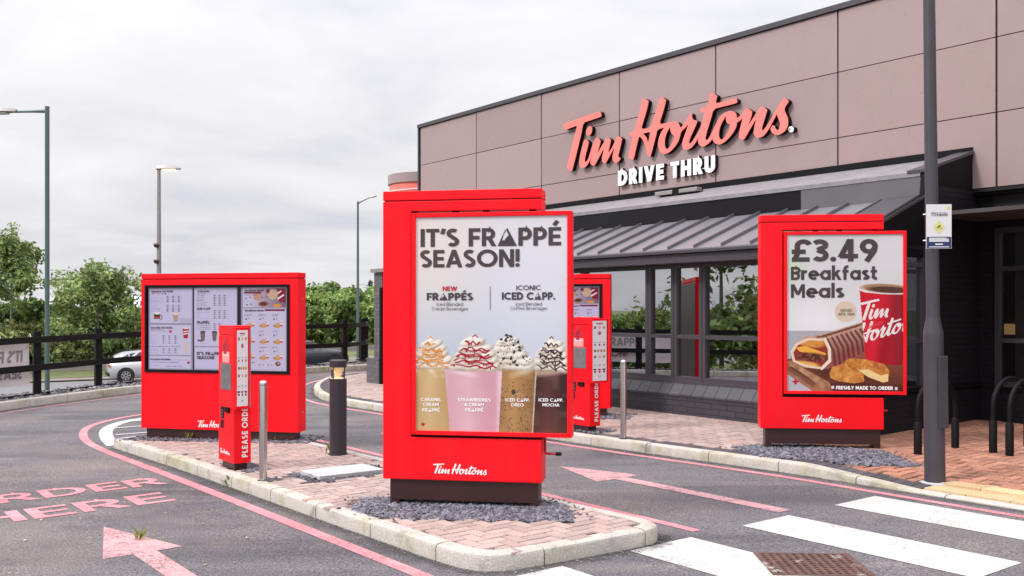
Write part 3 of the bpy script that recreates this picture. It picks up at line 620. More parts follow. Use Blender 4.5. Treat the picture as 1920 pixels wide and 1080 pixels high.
def herringbone(poly, name, m, dz, a=0.105, skip=None, gap=0.004, seed=1, pal=(0.78, 1.2)):
    """paving blocks laid in herringbone inside a polygon of (u, v)"""
    rnd = random.Random(seed); mb = MB()
    u0, u1 = min(p[0] for p in poly), max(p[0] for p in poly); v0, v1 = min(p[1] for p in poly), max(p[1] for p in poly)
    for i in range(int((u1 - u0) / a) + 3):
        for j in range(-2, int((v1 - v0) / a) + 3):
            k = (i - j) % 4
            if k == 0: x0, x1, y0, y1 = i, i + 2, j, j + 1
            elif k == 2: x0, x1, y0, y1 = i, i + 1, j - 1, j + 1
            else: continue
            x0, x1, y0, y1 = u0 + x0 * a + gap, u0 + x1 * a - gap, v0 + y0 * a + gap, v0 + y1 * a - gap
            if not inside((x0 + x1) / 2, (y0 + y1) / 2, poly): continue
            if skip and skip((x0 + x1) / 2, (y0 + y1) / 2): continue
            t = rnd.uniform(*pal); w = rnd.uniform(-.04, .04); z = kz(dz, (x0 + x1) / 2, (y0 + y1) / 2) + rnd.uniform(-.0018, .0018); tl = [rnd.uniform(-.0012, .0012) for _ in range(4)]
            c = (t * (1 + w * .3), t * (1 - w), t * (1 - w * .8))
            e = 0.005
            top = [g_uv(x0 + e, y0 + e, z + tl[0]), g_uv(x1 - e, y0 + e, z + tl[1]), g_uv(x1 - e, y1 - e, z + tl[2]), g_uv(x0 + e, y1 - e, z + tl[3])]
            bot = [g_uv(x0, y0, z - .012), g_uv(x1, y0, z - .012), g_uv(x1, y1, z - .012), g_uv(x0, y1, z - .012)]
            mb.add(top + bot, [(0, 1, 2, 3), (0, 4, 5, 1), (1, 5, 6, 2), (2, 6, 7, 3), (3, 7, 4, 0)], c)
    return mb.build(name, m)
def flatpoly(uv, dz, name, m):
    tri = tessellate_polygon([[Vector((p[0], p[1], 0)) for p in uv]])
    return MB().add([g_uv(p[0], p[1], dz) for p in uv], [tuple(t) for t in tri]).build(name, m)
def shards(poly, n, name, m, dz, size=(0.018, 0.05), seed=1, lo=.55, hi=1.7, heap=0.010, flatness=0.28):
    """many loose chips of stone lying in a polygon of (u, v)"""
    rnd = random.Random(seed); mb = MB()
    u0, u1 = min(p[0] for p in poly), max(p[0] for p in poly); v0, v1 = min(p[1] for p in poly), max(p[1] for p in poly)
    c = 0
    while c < n:
        u, v = rnd.uniform(u0, u1), rnd.uniform(v0, v1)
        if not inside(u, v, poly): continue
        c += 1
        p = g_uv(u, v, kz(dz, u, v) + rnd.uniform(0, heap)); s = rnd.uniform(*size)
        q = Matrix.Rotation(rnd.uniform(0, 6.28), 3, 'Z') @ Matrix.Rotation(rnd.gauss(0, flatness), 3, 'X') @ Matrix.Rotation(rnd.gauss(0, flatness), 3, 'Y')
        L, B, H = s, s * rnd.uniform(.4, .8), s * rnd.uniform(.12, .3)
        pts = [p + q @ Vector(t) for t in ((-L, -B * .3, -H), (-.2 * L, -B, -H), (L, -B * .2, -H), (.3 * L, B, -H), (-.8 * L, B * .35, H), (-.1 * L, -B * .75, H), (.8 * L, 0, H), (.2 * L, B * .75, H))]
        t = rnd.uniform(lo, hi)
        mb.add(pts, [(4, 5, 6, 7), (0, 1, 5, 4), (1, 2, 6, 5), (2, 3, 7, 6), (3, 0, 4, 7)], (t, t * rnd.uniform(.95, 1.03), t * rnd.uniform(.98, 1.1)))
    o = mb.build(name, m)
    return stuff(o)

lot = [(-30, -42), (0, -25.5), (8, -14.5), (14, -6.5), (18.9, 0.6), (21.6, 4.0), (22.9, 6.0), (25.7, 11.2), (27.4, 13.6), (27.4, 60), (-30, 60)]
o = flatpoly(lot, 0.0, 'car_park_asphalt', M['asphalt']); struct(o)
mb = MB()
for i in range(len(lot)):
    a, b = lot[i], lot[(i + 1) % len(lot)]
    d = Vector((b[0] - a[0], b[1] - a[1])).normalized(); nn = Vector((d.y, -d.x))
    if nn.dot(Vector((a[0] - 5, a[1] - 8))) < 0: nn = -nn
    A, B = g_uv(*a), g_uv(*b)
    A2 = UV(a[0] + nn.x * 7, a[1] + nn.y * 7, -2.7); B2 = UV(b[0] + nn.x * 7, b[1] + nn.y * 7, -2.7)
    mb.add([A, B, B2, A2], [(0, 1, 2, 3)])
struct(mb.build('grass_bank', M['grass']))
struct(MB().add([(-3000, -3000, -2.65), (3000, -3000, -2.65), (3000, 3000, -2.65), (-3000, 3000, -2.65)], [(0, 1, 2, 3)]).build('terrain', M['grass']))

# --- the public road beyond the fence
RP = [(-90, 0, -2.45), (-60, 26, -2.3), (-40, 41, -2.2), (-28, 48.2, -2.15), (-20.7, 52.2, -2.08), (-11, 57, -1.44), (0, 62, -.9), (15, 69, -.5), (45, 84, -.3), (120, 125, 0)]
def rp(i, off, dz=0.0):
    a = Vector(RP[max(i - 1, 0)]); b = Vector(RP[min(i + 1, len(RP) - 1)]); d = (b - a); d.z = 0; d.normalize()
    return Vector(RP[i]) + Vector((-d.y, d.x, 0)) * off + Vector((0, 0, dz))
def rband(o0, o1, dz, name, m, dz1=None):
    mb = MB(); vs = []
    for i in range(len(RP)): vs += [rp(i, o0, dz), rp(i, o1, dz if dz1 is None else dz1)]
    mb.add(vs, [(2 * i, 2 * i + 1, 2 * i + 3, 2 * i + 2) for i in range(len(RP) - 1)])
    return struct(mb.build(name, m))
rband(-8.0, 1.4, 0.0, 'road', M['road'])
rband(1.4, 3.3, 0.08, 'footpath', M['path'])
rband(3.3, 9.5, 0.10, 'verge', M['grass'], 0.25)
rband(-8.0, -14.0, 0.0, 'near_verge', M['grass'], -0.6)
rband(0.9, 1.0, 0.012, 'road_marking', M['white_line'])

# --- the traffic island with the order point
isl_L = [(13.0, 3.43), (11.1, 3.54), (9.3, 3.60), (8.4, 3.62), (7.4, 3.64), (6.5, 3.67), (5.95, 3.68)]
corner1 = [(5.75, 3.69), (5.5, 3.72), (5.36, 3.79), (5.28, 3.92), (5.25, 4.08)]
front = [(5.22, 4.4), (5.18, 4.95)]
corner2 = [(5.17, 5.10), (5.19, 5.24), (5.27, 5.33), (5.42, 5.37)]
right = [(5.6, 5.37), (6.7, 5.34), (9.86, 5.29), (11.46, 5.24), (12.75, 5.22)]
back = [(13.05, 5.1), (13.12, 4.4), (13.1, 3.6)]
loop = isl_L + corner1 + front + corner2 + right + back
sm = smooth_path(loop + [loop[0]], 1)
struct(kerb(sm, 'island_kerb', M['kerb'], h=0.122, side=-1))
def shrink(poly, d, sgn=-1):
    p = [Vector(q) for q in poly]; n = len(p); out = []
    for i in range(n):
        t = (p[(i + 1) % n] - p[i - 1]).normalized(); out.append(tuple(p[i] + Vector((-t.y, t.x)) * d * sgn))
    return out
isl_in = shrink(loop, 0.10)
patch1 = [(7.60, 4.06), (7.22, 3.77), (6.80, 3.77), (5.72, 4.90), (6.22, 5.36 - .13), (7.0, 5.22)]
slabq = (8.64, 9.08, 4.17, 4.88)
def in_isl_skip(u, v):
    return inside(u, v, patch1) or (slabq[0] - .13 < u < slabq[1] + .11 and slabq[2] - .12 < v < slabq[3] + .1)
flatpoly(shrink(loop, 0.06), 0.105, 'island_bed', M['grout'])['kind'] = 'structure'
struct(herringbone(isl_in, 'island_paving', M['block'], 0.121, skip=in_isl_skip, seed=4, pal=(.82, 1.13)))
shards(patch1, 4200, 'slate_chippings', M['slate'], 0.112, size=(.013, .042), seed=2, lo=.5, hi=2.3)
shards([(slabq[0] - .15, slabq[2] - .12), (slabq[1] + .12, slabq[2] - .14), (slabq[1] + .12, slabq[3] + .12), (slabq[0] - .14, slabq[3] + .1)], 900, 'slate_chippings', M['slate'], 0.108, size=(.012, .032), seed=5, heap=.012)
o = MB().box(g_uv((slabq[0] + slabq[1]) / 2, (slabq[2] + slabq[3]) / 2, 0.128), ((slabq[1] - slabq[0]) / 2, (slabq[3] - slabq[2]) / 2, 0.02), ex=DU, ey=DV).build('access_cover', M['slab'], bevel=0.004)
tag(o, 'pale concrete access cover set flush in the island paving with slate chips around it', 'access cover')

# --- the pavement in front of the restaurant
pk = [(2.0, 8.36), (4.0, 8.36), (5.1, 8.36), (6.1, 8.36), (7.04, 8.30), (7.93, 8.22), (8.8, 8.15), (9.53, 8.10), (12, 8.05), (14.4, 8.02), (15.4, 7.98), (16.5, 8.08), (17.6, 8.40), (18.9, 8.98), (20.1, 9.75), (20.9, 10.4), (21.35, 11.1), (21.45, 12), (21.5, 13.5), (21.6, 20)]
pks = smooth_path(pk, 2)
drop = lambda u: 1.0 if u > 6.2 else (0.22 if u < 5.0 else 0.22 + 0.78 * (u - 5.0) / 1.2)
struct(kerb(pks, 'pavement_kerb', M['kerb'], h=0.115, side=1, drop=drop))
pav_poly = [(p[0], p[1]) for p in pks] + [(20, 20), (2, 20)]
def offs(path, d): 
    q = [Vector(p) for p in path]; n = normals(q); return [tuple(a + b * d) for a, b in zip(q, n)]
inner = offs(pks, 0.115)
border_o, border_i = offs(pks, 0.125), offs(pks, 0.335)
def pz(base):
    return lambda u, v: base - .104 * (1 - drop(u)) * max(0.0, min(1.0, 1 - (v - 8.48) / 1.3))
mb = MB(); npth = len(pks); rows_ = []
for dd in (0.115, .45, .8, 1.15, 1.5): rows_.append([(p[0], p[1]) for p in offs(pks, dd)])
vs = []
for rw in rows_:
    for p in rw: vs.append(g_uv(p[0], p[1], pz(.098)(p[0], p[1])))
mb.add(vs, [(j * npth + i, j * npth + i + 1, (j + 1) * npth + i + 1, (j + 1) * npth + i) for j in range(4) for i in range(npth - 1)])
struct(mb.build('pavement_bed', M['grout']))
flatpoly(rows_[-1] + [(20, 20), (2.0, 20)], 0.097, 'pavement_bed', M['grout'])['kind'] = 'structure'
right_edge = lambda u, v: (u < 6.75 + (v - 8.5) * .35)
tact = (2.0, 4.98, 8.46, 9.0)
patch2 = [(7.46, 8.72), (6.80, 8.46), (5.9, 8.80), (5.45, 9.25), (6.2, 9.75), (7.3, 9.4)]
sk2 = lambda u, v: inside(u, v, patch2) or (u < tact[1] and v < tact[3]) or v > 13.2
zfix = lambda p: p
pv_in = border_i[:] + [(21, 13.2), (2.0, 13.2)]
struct(herringbone(pv_in, 'pavement_paving', M['block'], pz(.112), skip=lambda u, v: sk2(u, v) or right_edge(u, v), seed=8, pal=(.84, 1.12)))
struct(herringbone(pv_in, 'pavement_red_paving', M['blockred'], pz(.112), skip=lambda u, v: sk2(u, v) or not right_edge(u, v), seed=9, pal=(.78, 1.25)))
# charcoal border course along the kerb
mb = MB(); bo = resample(border_o, 0.107); bn = normals(bo); rnd = random.Random(4)
for i in range(len(bo) - 1):
    a, b, n = bo[i], bo[i + 1], bn[i]
    if a.x < 4.98: continue
    t = (b - a) * 0.04; tt = rnd.uniform(.7, 1.35)
    q = [a + t, b - t, b - t + n * .2, a + t + n * .2]
    mb.add([g_uv(p.x, p.y, pz(.111)(p.x, p.y)) for p in q] + [g_uv(p.x, p.y, pz(.098)(p.x, p.y)) for p in q], [(0, 1, 2, 3), (0, 4, 5, 1), (1, 5, 6, 2), (2, 6, 7, 3), (3, 7, 4, 0)], tt)
struct(mb.build('charcoal_border', M['blockdark']))
# buff tactile slabs at the crossing
mb = MB()
for i in range(8):
    for j in range(2):
        u = tact[1] - .40 * (i + 1); v = 8.49 + j * .26
        t = rnd.uniform(.88, 1.1)
        zt = pz(.10)(u + .2, v + .13)
        mb.box(g_uv(u + .2, v + .13, zt - .005), (.196, .126, 0.016), ex=DU, ey=DV, tint=t)
        for a in range(6):
            for b in range(4): mb.box(g_uv(u + .04 + a * .065, v + .035 + b * .065, zt + .0125), (.011, .011, .0025), ex=DU, ey=DV, tint=t)
struct(mb.build('tactile_paving', M['tactile']))
shards(patch2, 3000, 'slate_chippings', M['slate'], pz(0.108), size=(.013, .042), seed=12, lo=.5, hi=2.3)

# --- paint on the asphalt
L1 = 0.004
left_line = smooth_path([(2.5, 3.44), (5.5, 3.43), (8.7, 3.38), (11, 3.33), (13.0, 3.27), (14.0, 3.32), (14.9, 3.50), (15.6, 3.74), (16.3, 4.25), (16.75, 4.9), (16.9, 5.6), (16.6, 6.2)], 2)
struct(strip(left_line, -0.055, 0.055, L1, 'red_edge_line', M['pink']))
struct(strip(smooth_path([(13.25, 3.50), (14.1, 3.62), (15.0, 3.84), (15.65, 4.15), (16.1, 4.6), (16.2, 5.2)], 2), -0.09, 0.09, L1, 'white_hatch_border', M['white_line']))
for k, (ua, va, ub, vb) in enumerate(((13.6, 3.7, 13.5, 5.3), (14.3, 3.8, 14.2, 5.4), (15.1, 4.0, 15.0, 5.5), (15.8, 4.45, 15.7, 5.5))):
    struct(strip([(ua, va), (ub, vb)], -0.04, 0.04, L1 + .004, 'white_hatching', M['white_line']))
rline = smooth_path([(p[0], p[1] - (0.20 if p[0] > 6 else 0.22)) for p in pk[:11]] + [(16.6, 7.84), (17.7, 8.12), (19.2, 8.75), (20.5, 9.6), (21.2, 10.3), (21.6, 11.1), (21.7, 12), (21.75, 14)], 2)
struct(strip(rline, -0.045, 0.045, L1, 'red_edge_line', M['pink']))
struct(strip([(5.26, 5.75), (12.8, 5.72)], -0.045, 0.045, L1, 'red_edge_line', M['pink']))
fk = smooth_path([(10, -9.5), (14.2, -4.0), (17.0, 0.6), (18.24, 2.3), (19.0, 3.12), (19.75, 4.13), (20.86, 5.94), (22.4, 8.6), (23.2, 10.1), (23.5, 10.9), (23.45, 11.9), (23.3, 12.8), (23.3, 16)], 2)
struct(strip(fk, 0.29, 0.35, L1, 'red_edge_line', M['pink']))
struct(kerb(fk, 'boundary_kerb', M['kerb'], h=0.15, side=-1))
gp = offs(fk, -0.12); gq = offs(fk, -1.25)
struct(flatpoly(gp + gq[::-1], 0.11, 'gravel_bed', M['grout']))
shards(gp + gq[::-1], 5200, 'pale_gravel', M['stone'], 0.12, size=(.02, .06), seed=21, heap=.03, lo=.5, hi=1.5)
# lane arrows
def arrow(name, tip, base, vl, vr, s0, s1, u_end, m):
    uv = [(tip[0], tip[1]), (base, vl), (base, s0), (u_end, s0), (u_end, s1), (base, s1), (base, vr)]
    return struct(flatpoly(uv, L1, name, m))
arrow('lane_arrow', (8.27, 6.84), 7.30, 6.54, 7.13, 6.77, 6.93, 5.27, M['pinkpale'])
arrow('lane_arrow', (8.45, 2.15), 7.37, 1.87, 2.44, 2.08, 2.25, 5.0, M['pinkfaded'])
struct(flatpoly([(10.6, 6.55), (10.5, 6.75), (11.9, 6.83), (12, 6.7)], L1, 'lane_marking', M['pinkpale']))
# ORDER HERE
gtext = lambda x, y, z: g_uv(9.14 + z, 2.12 + x, L1 + max(0.0, (y + .003) * -1) * 0.6)
mb = MB(); put_text(mb, 'HERE', 0.50, gtext, 0, 0, w=0.165, align='c', width=1.70); put_text(mb, 'ORDER', 0.46, gtext, 0, 0.92, w=0.165, align='c', width=2.14)
struct(mb.build('order_here_lettering', M['pink'], recalc=False))
# zebra crossing
for k, (a, b) in enumerate(((6.15, 6.74), (7.37, 7.98), (4.92, 5.56), (3.70, 4.29), (2.48, 3.07))):
    struct(flatpoly([(3.24, a), (5.15, a), (5.15, b), (3.24, b)], L1, 'zebra_stripe', M['white_line']))
# rusty cover in the crossing
q = [(4.55, 5.55), (4.11, 6.04), (3.66, 5.69), (4.10, 5.20)]
mb = MB(); A, B, Dq = Vector(q[0]), Vector(q[1]), Vector(q[3])
o = flatpoly(q, L1 + .005, 'manhole_cover', M['rust'])
for i in range(1, 12):
    for j in range(1, 12):
        p = A + (B - A) * (i / 12) + (Dq - A) * (j / 12)
        mb.box(g_uv(p.x, p.y, L1 + .009), (.014, .009, .002), ex=(DU + DV * (0.35 if (i + j) % 2 else -1)).normalized())
mb.build('tread_pattern', M['rust'], o)
tag(o, 'rusty iron manhole cover crossing one stripe of the zebra crossing', 'manhole cover')

# ================================================================== fence, far things
fpath = [(13.2, -4.6), (16.3, -0.7), (18.2, 1.55), (19.45, 2.65), (20.5, 4.0), (21.57, 5.38), (22.45, 6.9), (23.25, 8.5), (24.0, 10.1), (24.45, 11.2), (24.35, 12.5), (25.2, 13.5), (26.4, 14.25)]
mb = MB(); F = empty('rail_fence', g_uv(20.5, 4.0, 0), 0, 'black three rail timber fence along the edge of the lot', 'fence')
def rel(p): return Vector(p) - F.location
for i, (u, v) in enumerate(fpath):
    b = g_uv(u, v, 0.05)
    MB().box(rel(b + Vector((0, 0, .63))), (.065, .065, .66), ex=DU).build('post', M['fencewood'], F)
for i in range(len(fpath) - 1):
    a, b = g_uv(*fpath[i], .05), g_uv(*fpath[i + 1], .05); d = (b - a); l = d.length; d.normalize()
    mb = MB()
    side = Vector((d.y, -d.x, 0)).normalized() * 0.09
    for z, hh in ((1.13, .06), (.60, .06), (.05, .07)):
        mb.box(rel((a + b) / 2 + side + Vector((0, 0, z))), (l / 2 - .004, .022, hh), ex=d)
    mb.build('rail_bay', M['fencewood'], F)
# banner seen from behind
a, b = g_uv(19.35, 2.56, .05), g_uv(20.42, 3.90, .05)
a = a - (b - a) * 1.0
d = (b - a); wd = d.length; d.normalize(); nrm = Vector((-d.y, d.x, 0))
B = empty('banner', b + Vector((0, 0, 0)) + nrm * 0.02, 0, 'white banner tied behind the fence with its lettering showing through reversed', 'banner')
mb = MB(); vs = []; nx, nz = 24, 8
def bpt(s, t): return -d * (s * wd) + Vector((0, 0, 0.26 + t * 0.80 + 0.05 * (0 if t > .9 else (1 - t) * (abs(math.sin(s * 5))) * .4))) + nrm * (0.02 + 0.03 * math.sin(s * 9 + t * 2))
for j in range(nz + 1):
    for i in range(nx + 1): vs.append(bpt(i / nx, j / nz))
mb.add(vs, [(j * (nx + 1) + i, j * (nx + 1) + i + 1, (j + 1) * (nx + 1) + i + 1, (j + 1) * (nx + 1) + i) for j in range(nz) for i in range(nx)])
mb.build('cloth', M['banner'], B)
mb = MB(); pl = lambda x, y, z: bpt(x / wd, (z - .26) / .8) - nrm * (0.006 - y)
put_text(mb, "IT'S FRAPPÉ", .22, pl, .18, .72, w=.2, sx=1.05); put_text(mb, 'SEASON!', .22, pl, .18, .40, w=.2, sx=1.05)
mb.build('lettering', M['bannerink'], B, recalc=False)
mb = MB()
for s in (0.02, .26, .5, .74, .97): mb.tube([bpt(s, 1.0), bpt(s, 1.0) + Vector((0, 0, .1)) - nrm * .1, bpt(s, 1.0) + Vector((0.01, 0, .19)) - nrm * .06], .008, 6)
mb.build('tie_straps', M['white'], B)

def rail_guard():
    G = empty('guard_rail', rp(4, 4.6, 0), 0, 'grey steel guard rail along the far verge of the road', 'guard rail')
    pts = []
    for i in range(1, 8): pts.append(rp(i, 4.6, .55) - G.location)
    mb = MB()
    for a, b in zip(pts[:-1], pts[1:]):
        dd = (b - a); l = dd.length; dd.normalize()
        for z in (-.09, .07): mb.box((a + b) / 2 + Vector((0, 0, z)), (l / 2, .03, .06), ex=dd)
        mb.box((a + b) / 2, (l / 2, .012, .16), ex=dd)
    mb.build('beam', M['galv'], G)
    for a, b in zip(pts[:-1], pts[1:]):
        n = max(2, int((b - a).length / 3.2))
        if abs((a + G.location).x) > 45: continue
        for k in range(n):
            p = a + (b - a) * (k / n)
            MB().box(p + Vector((0, .08, -.3)), (.05, .05, .38)).build('post', M['galv'], G)
rail_guard()

# ================================================================== vegetation
def leaf_cloud(clumps, n, size, rnd, tint=(0.42, 1.55), stretch=1.9, gap=0.0):
    """arrays of quad leaves round the clump centres (c, r, weight)"""
    vs, fs, ts = [], [], []
    ws = [c[2] for c in clumps]
    for k in range(n):
        c, r, w = rnd.choices(clumps, ws)[0]
        while True:
            p = Vector((rnd.gauss(0, .5), rnd.gauss(0, .5), rnd.gauss(0, .45)))
            if p.length < 1.25: break
        q = c[0] + p.x * r[0], c[1] + p.y * r[1], c[2] + p.z * r[2]
        a = Vector((rnd.gauss(0, 1), rnd.gauss(0, 1), rnd.gauss(0, .8))).normalized()
        b = a.cross(Vector((rnd.gauss(0, 1), rnd.gauss(0, 1), rnd.gauss(0, 1)))).normalized()
        s = size * rnd.uniform(.6, 1.4); a = a * s * stretch * .5; b = b * s * .5; q = Vector(q)
        o = len(vs); vs += [q - a, q + b * .9 - a * .1, q + a, q - b * .9 - a * .1]; fs.append((o, o + 1, o + 2, o + 3))
        t = rnd.uniform(*tint) * (c[3] if len(c) > 3 else 1); y = rnd.uniform(-.15, .2)
        ts += [(t * (1 + y), t, t * (1 - y))] * 4
    return vs, fs, ts
def make_tree(name, h, crown, base_h, seed, leafm, n, size, limbs=12, spread=1.0, barkm='trunk', r0=.12, nclump=40, sparse_top=True):
    """crown: (rx, ry) radii; returns an Empty with trunk and crown"""
    rnd = random.Random(seed); T = empty(name, (0, 0, 0)); mb = MB()
    top = Vector((rnd.uniform(-.2, .2), rnd.uniform(-.2, .2), h * .93))
    sp = [Vector((0, 0, -.3)), Vector((rnd.uniform(-.05, .05), 0, h * .3)), Vector((top.x * .5, top.y * .5, h * .62)), top]
    mb.tube(sp, [r0, r0 * .75, r0 * .4, r0 * .06], 8)
    clumps = []
    for i in range(limbs):
        t = rnd.uniform(.06, .85); st = sp[1] * (1 - t) + top * t if t > .3 else Vector((0, 0, h * (.12 + t * .5)))
        ang = rnd.uniform(0, 6.28); prof = math.sin(min(1, max(.12, (1.02 - t) * 1.25)) * 1.57)
        R0 = crown * prof * rnd.uniform(.65, 1.0)
        end = Vector((math.cos(ang) * R0, math.sin(ang) * R0, min(h * .97, st.z + R0 * rnd.uniform(.35, .95))))
        mid = st.lerp(end, .5) + Vector((0, 0, R0 * .08))
        mb.tube([st, mid, end], [r0 * .32 * (1.1 - t * .5), r0 * .18, r0 * .04], 5)
        for k in range(max(2, nclump // limbs)):
            f = rnd.uniform(.35, 1.08); c = st.lerp(end, f) + Vector((rnd.gauss(0, .25), rnd.gauss(0, .25), rnd.gauss(0, .2))) * crown * .45
            rr = crown * rnd.uniform(.12, .28)
            sh = rnd.uniform(.5, 1.35)
            clumps.append(((c.x, c.y, max(base_h, c.z), sh), (rr, rr, rr * .8), rr ** 1.6))
            if rnd.random() < .7:
                mb.tube([st.lerp(end, f * .8), c + Vector((0, 0, rr * .5))], [r0 * .08, r0 * .02], 4)
    for k in range(4): clumps.append(((top.x, top.y, h * (.72 + .08 * k), rnd.uniform(.8, 1.2)), (crown * .2, crown * .2, h * .07), (crown * .2) ** 1.6))
    mb.build('trunk', M[barkm], T)
    vs, fs, ts = leaf_cloud(clumps, n, size, rnd)
    lm = MB(); lm.v = vs; lm.f = fs; lm.t = ts
    lm.build('crown', leafm, T, recalc=False)
    return T
LF = {'birch': leafmat('birch_leaf', (0.265, 0.345, 0.14)), 'hedge': leafmat('hedge_leaf', (0.25, 0.34, 0.125)), 'pale': leafmat('pale_leaf', (0.31, 0.345, 0.15)),
      'far': leafmat('far_leaf', (0.15, 0.175, 0.125)), 'deep': leafmat('deep_leaf', (0.18, 0.26, 0.10))}
def setpos(T, p, s=1.0, rz=0.0, sz=None):
    T.location = p; T.rotation_euler = (0, 0, rz); T.scale = (s, s, sz or s); return T
t1 = make_tree('tree', 9.4, 2.6, 1.2, 5, LF['birch'], 8500, .15, 40, nclump=170, barkm='twig', r0=.11)
setpos(t1, D(20, 700, 60) * 1.0); t1.location.z = -2.4; tag(t1, 'tallest loose leaved tree behind the fence by the green lamp post', 'tree')
t2 = make_tree('tree', 7.1, 2.8, .8, 11, LF['birch'], 8500, .145, 44, nclump=180, barkm='twig', r0=.10)
setpos(t2, D(183, 700, 60)); t2.location.z = -2.4; tag(t2, 'feathery round tree with upright twigs between lamp post and left menu board', 'tree')
bush_src = [make_tree('bush', 4.2, 2.5, .5, 31, LF['hedge'], 6300, 0.189, 16, nclump=64, r0=.08),
            make_tree('bush', 2.6, 2.2, .3, 32, LF['pale'], 4800, 0.164, 14, nclump=56, r0=.06),
            make_tree('bush', 5.2, 2.7, .6, 33, LF['hedge'], 7800, 0.197, 18, nclump=80, r0=.09),
            make_tree('bush', 4.6, 2.9, .3, 34, LF['deep'], 6300, 0.213, 16, nclump=60, r0=.09)]
used = set()
rb = random.Random(8)
def bush(k, px, d, z, s=1.0, label='green leafy bush in the hedge beyond the road', group='bushes of the hedge beyond the road'):
    T = bush_src[k] if k not in used else copy_tree(bush_src[k]); used.add(k)
    setpos(T, Vector(((px - 960) / FPX * d, d, z)), s * rb.uniform(.93, 1.07), rb.uniform(0, 6.28)); tag(T, label, 'bush', group); return T
pale = 'low pale green bush in front of the hedge beyond the road'
for px, d, k, z, s in ((-90, 60, 3, -2.4, 1.0), (-25, 62, 3, -2.5, 1.0), (55, 63, 3, -2.6, .95), (110, 63, 0, -2.5, 1.0), (175, 64, 3, -2.6, .9), (240, 65, 0, -2.4, 1.0), (300, 67, 3, -2.3, 1.05), (375, 68, 0, -2.1, 1.05),
                       (450, 70, 2, -2.0, 1.0), (515, 70, 3, -1.9, 1.0), (560, 69, 0, -1.8, .95), (598, 70, 2, -2.0, .92), (640, 71, 2, -1.9, .98), (678, 71, 0, -1.8, 1.0), (708, 73, 2, -1.7, .95), (750, 76, 3, -1.6, 1.0), (575, 76, 3, -1.6, 1.0), (655, 80, 3, -1.4, 1.0)):
    bush(k, px, d, z, s)
for px, d, z, s in ((5, 59, -2.4, 1.0), (130, 59.5, -2.5, .85), (165, 60, -2.5, .8), (70, 60, -2.5, .8)):
    bush(1, px, d, z, s, pale, 'low bushes before the hedge')
# trees off to the left whose reflections fill the windows
for (x, y, s, k) in ((-28, 14.0, 2.1, 2), (-30, 16.4, 1.8, 2), (-32, 18.4, .8, 0), (-34, 20.5, .78, 2), (-34, 22.8, .8, 3), (-35, 25, .78, 2), (-36, 27.5, .8, 0), (-30, 11.0, 1.9, 3), (-37, 31, .9, 2), (-28, 6.0, 1.6, 2), (-26, 15.2, .8, 1), (-26, 13, .9, 3)):
    T = copy_tree(t1 if s > 1.2 else bush_src[k]); setpos(T, Vector((x, y, -2.6)), s * (.72 if s > 1.2 else 1), x * 3.1); tag(T, 'leafy green tree on the bank beside the lot', 'tree', 'trees reflected in the windows')
con = make_tree('tree', 8.5, 1.0, 1.0, 41, LF['far'], 2200, .45, 22, nclump=60, r0=.15)
far = ((110, 150, -3.0, .86), (241, 150, -3.0, .88), (632, 150, -3, .98), (645, 160, -3, .9), (697, 140, -3, 1.0), (583, 150, -3, .85), (597, 165, -3, .85))
for i, (px, d, z, s) in enumerate(far):
    T = con if i == 0 else copy_tree(con)
    setpos(T, Vector(((px - 960) / FPX * d, d, z)), s * (1.6 if 0 < i < 1 else 1.0), i * 1.3); tag(T, 'slim dark poplar far behind the hedge', 'tree', 'distant poplars')
def warehouse(px0, px1, d, z1, label, zb=-3):
    x0, x1 = (px0 - 960) / FPX * d, (px1 - 960) / FPX * d
    Wb = empty('warehouse', ((x0 + x1) / 2, d + 10, zb), 0, label, 'warehouse'); w = (x1 - x0) / 2; hh = z1 - zb
    MB().bx(-w, w, -10, 10, 0, hh * .72).build('wall', M['warehouse'], Wb)
    MB().prism([(-w - .4, -10.4, hh * .72), (w + .4, -10.4, hh * .72), (w + .4, 0, hh), (-w - .4, 0, hh)], (0, 0, .25)).build('roof', M['whiteplastic'], Wb)
warehouse(66, 262, 170, 3.9, 'long pale warehouse roof far behind the left trees')
warehouse(640, 720, 130, 0.9, 'low pale warehouse roof showing through the middle trees')

# loose grit and litter along the kerbs
def grit(path, o0, o1, n, name, m, seed, size=(.003, .007)):
    rnd = random.Random(seed); p = resample(path, .1); nn = normals(p); mb = MB()
    for k in range(n):
        i = rnd.randrange(len(p)); f = rnd.random() ** 2; q = p[i] + nn[i] * (o0 + (o1 - o0) * f) + Vector((rnd.uniform(-.05, .05), 0))
        c = g_uv(q.x, q.y, .006); s_ = rnd.uniform(*size); a = rnd.uniform(0, 6.28)
        mb.box(c, (s_, s_ * rnd.uniform(.4, .9), s_ * .4), ex=Vector((math.cos(a), math.sin(a), 0)), tint=rnd.uniform(.5, 1.6))
    return stuff(mb.build(name, m))
def spill(poly, n, dz, seed):
    c = Vector((sum(p[0] for p in poly) / len(poly), sum(p[1] for p in poly) / len(poly)))
    big = [tuple(c + (Vector(p) - c) * 1.16) for p in poly]
    o = shards(big, n, 'spilled_chippings', M['slate'], dz, size=(.008, .022), seed=seed, heap=.002)
spill(patch1, 260, .126, 61); spill(patch2, 260, pz(.117), 62)
grit(isl_L, .01, .17, 420, 'kerb_grit', M['stone'], 1)
grit(corner1 + front + corner2, .01, .14, 160, 'kerb_grit', M['stone'], 2)
grit(pk[2:12], -.01, -.14, 320, 'kerb_grit', M['stone'], 3)
grit([(3.5, 1.0), (10, 1.0)], -.6, 3.0, 60, 'road_litter', M['tactile'], 5, (.004, .011))

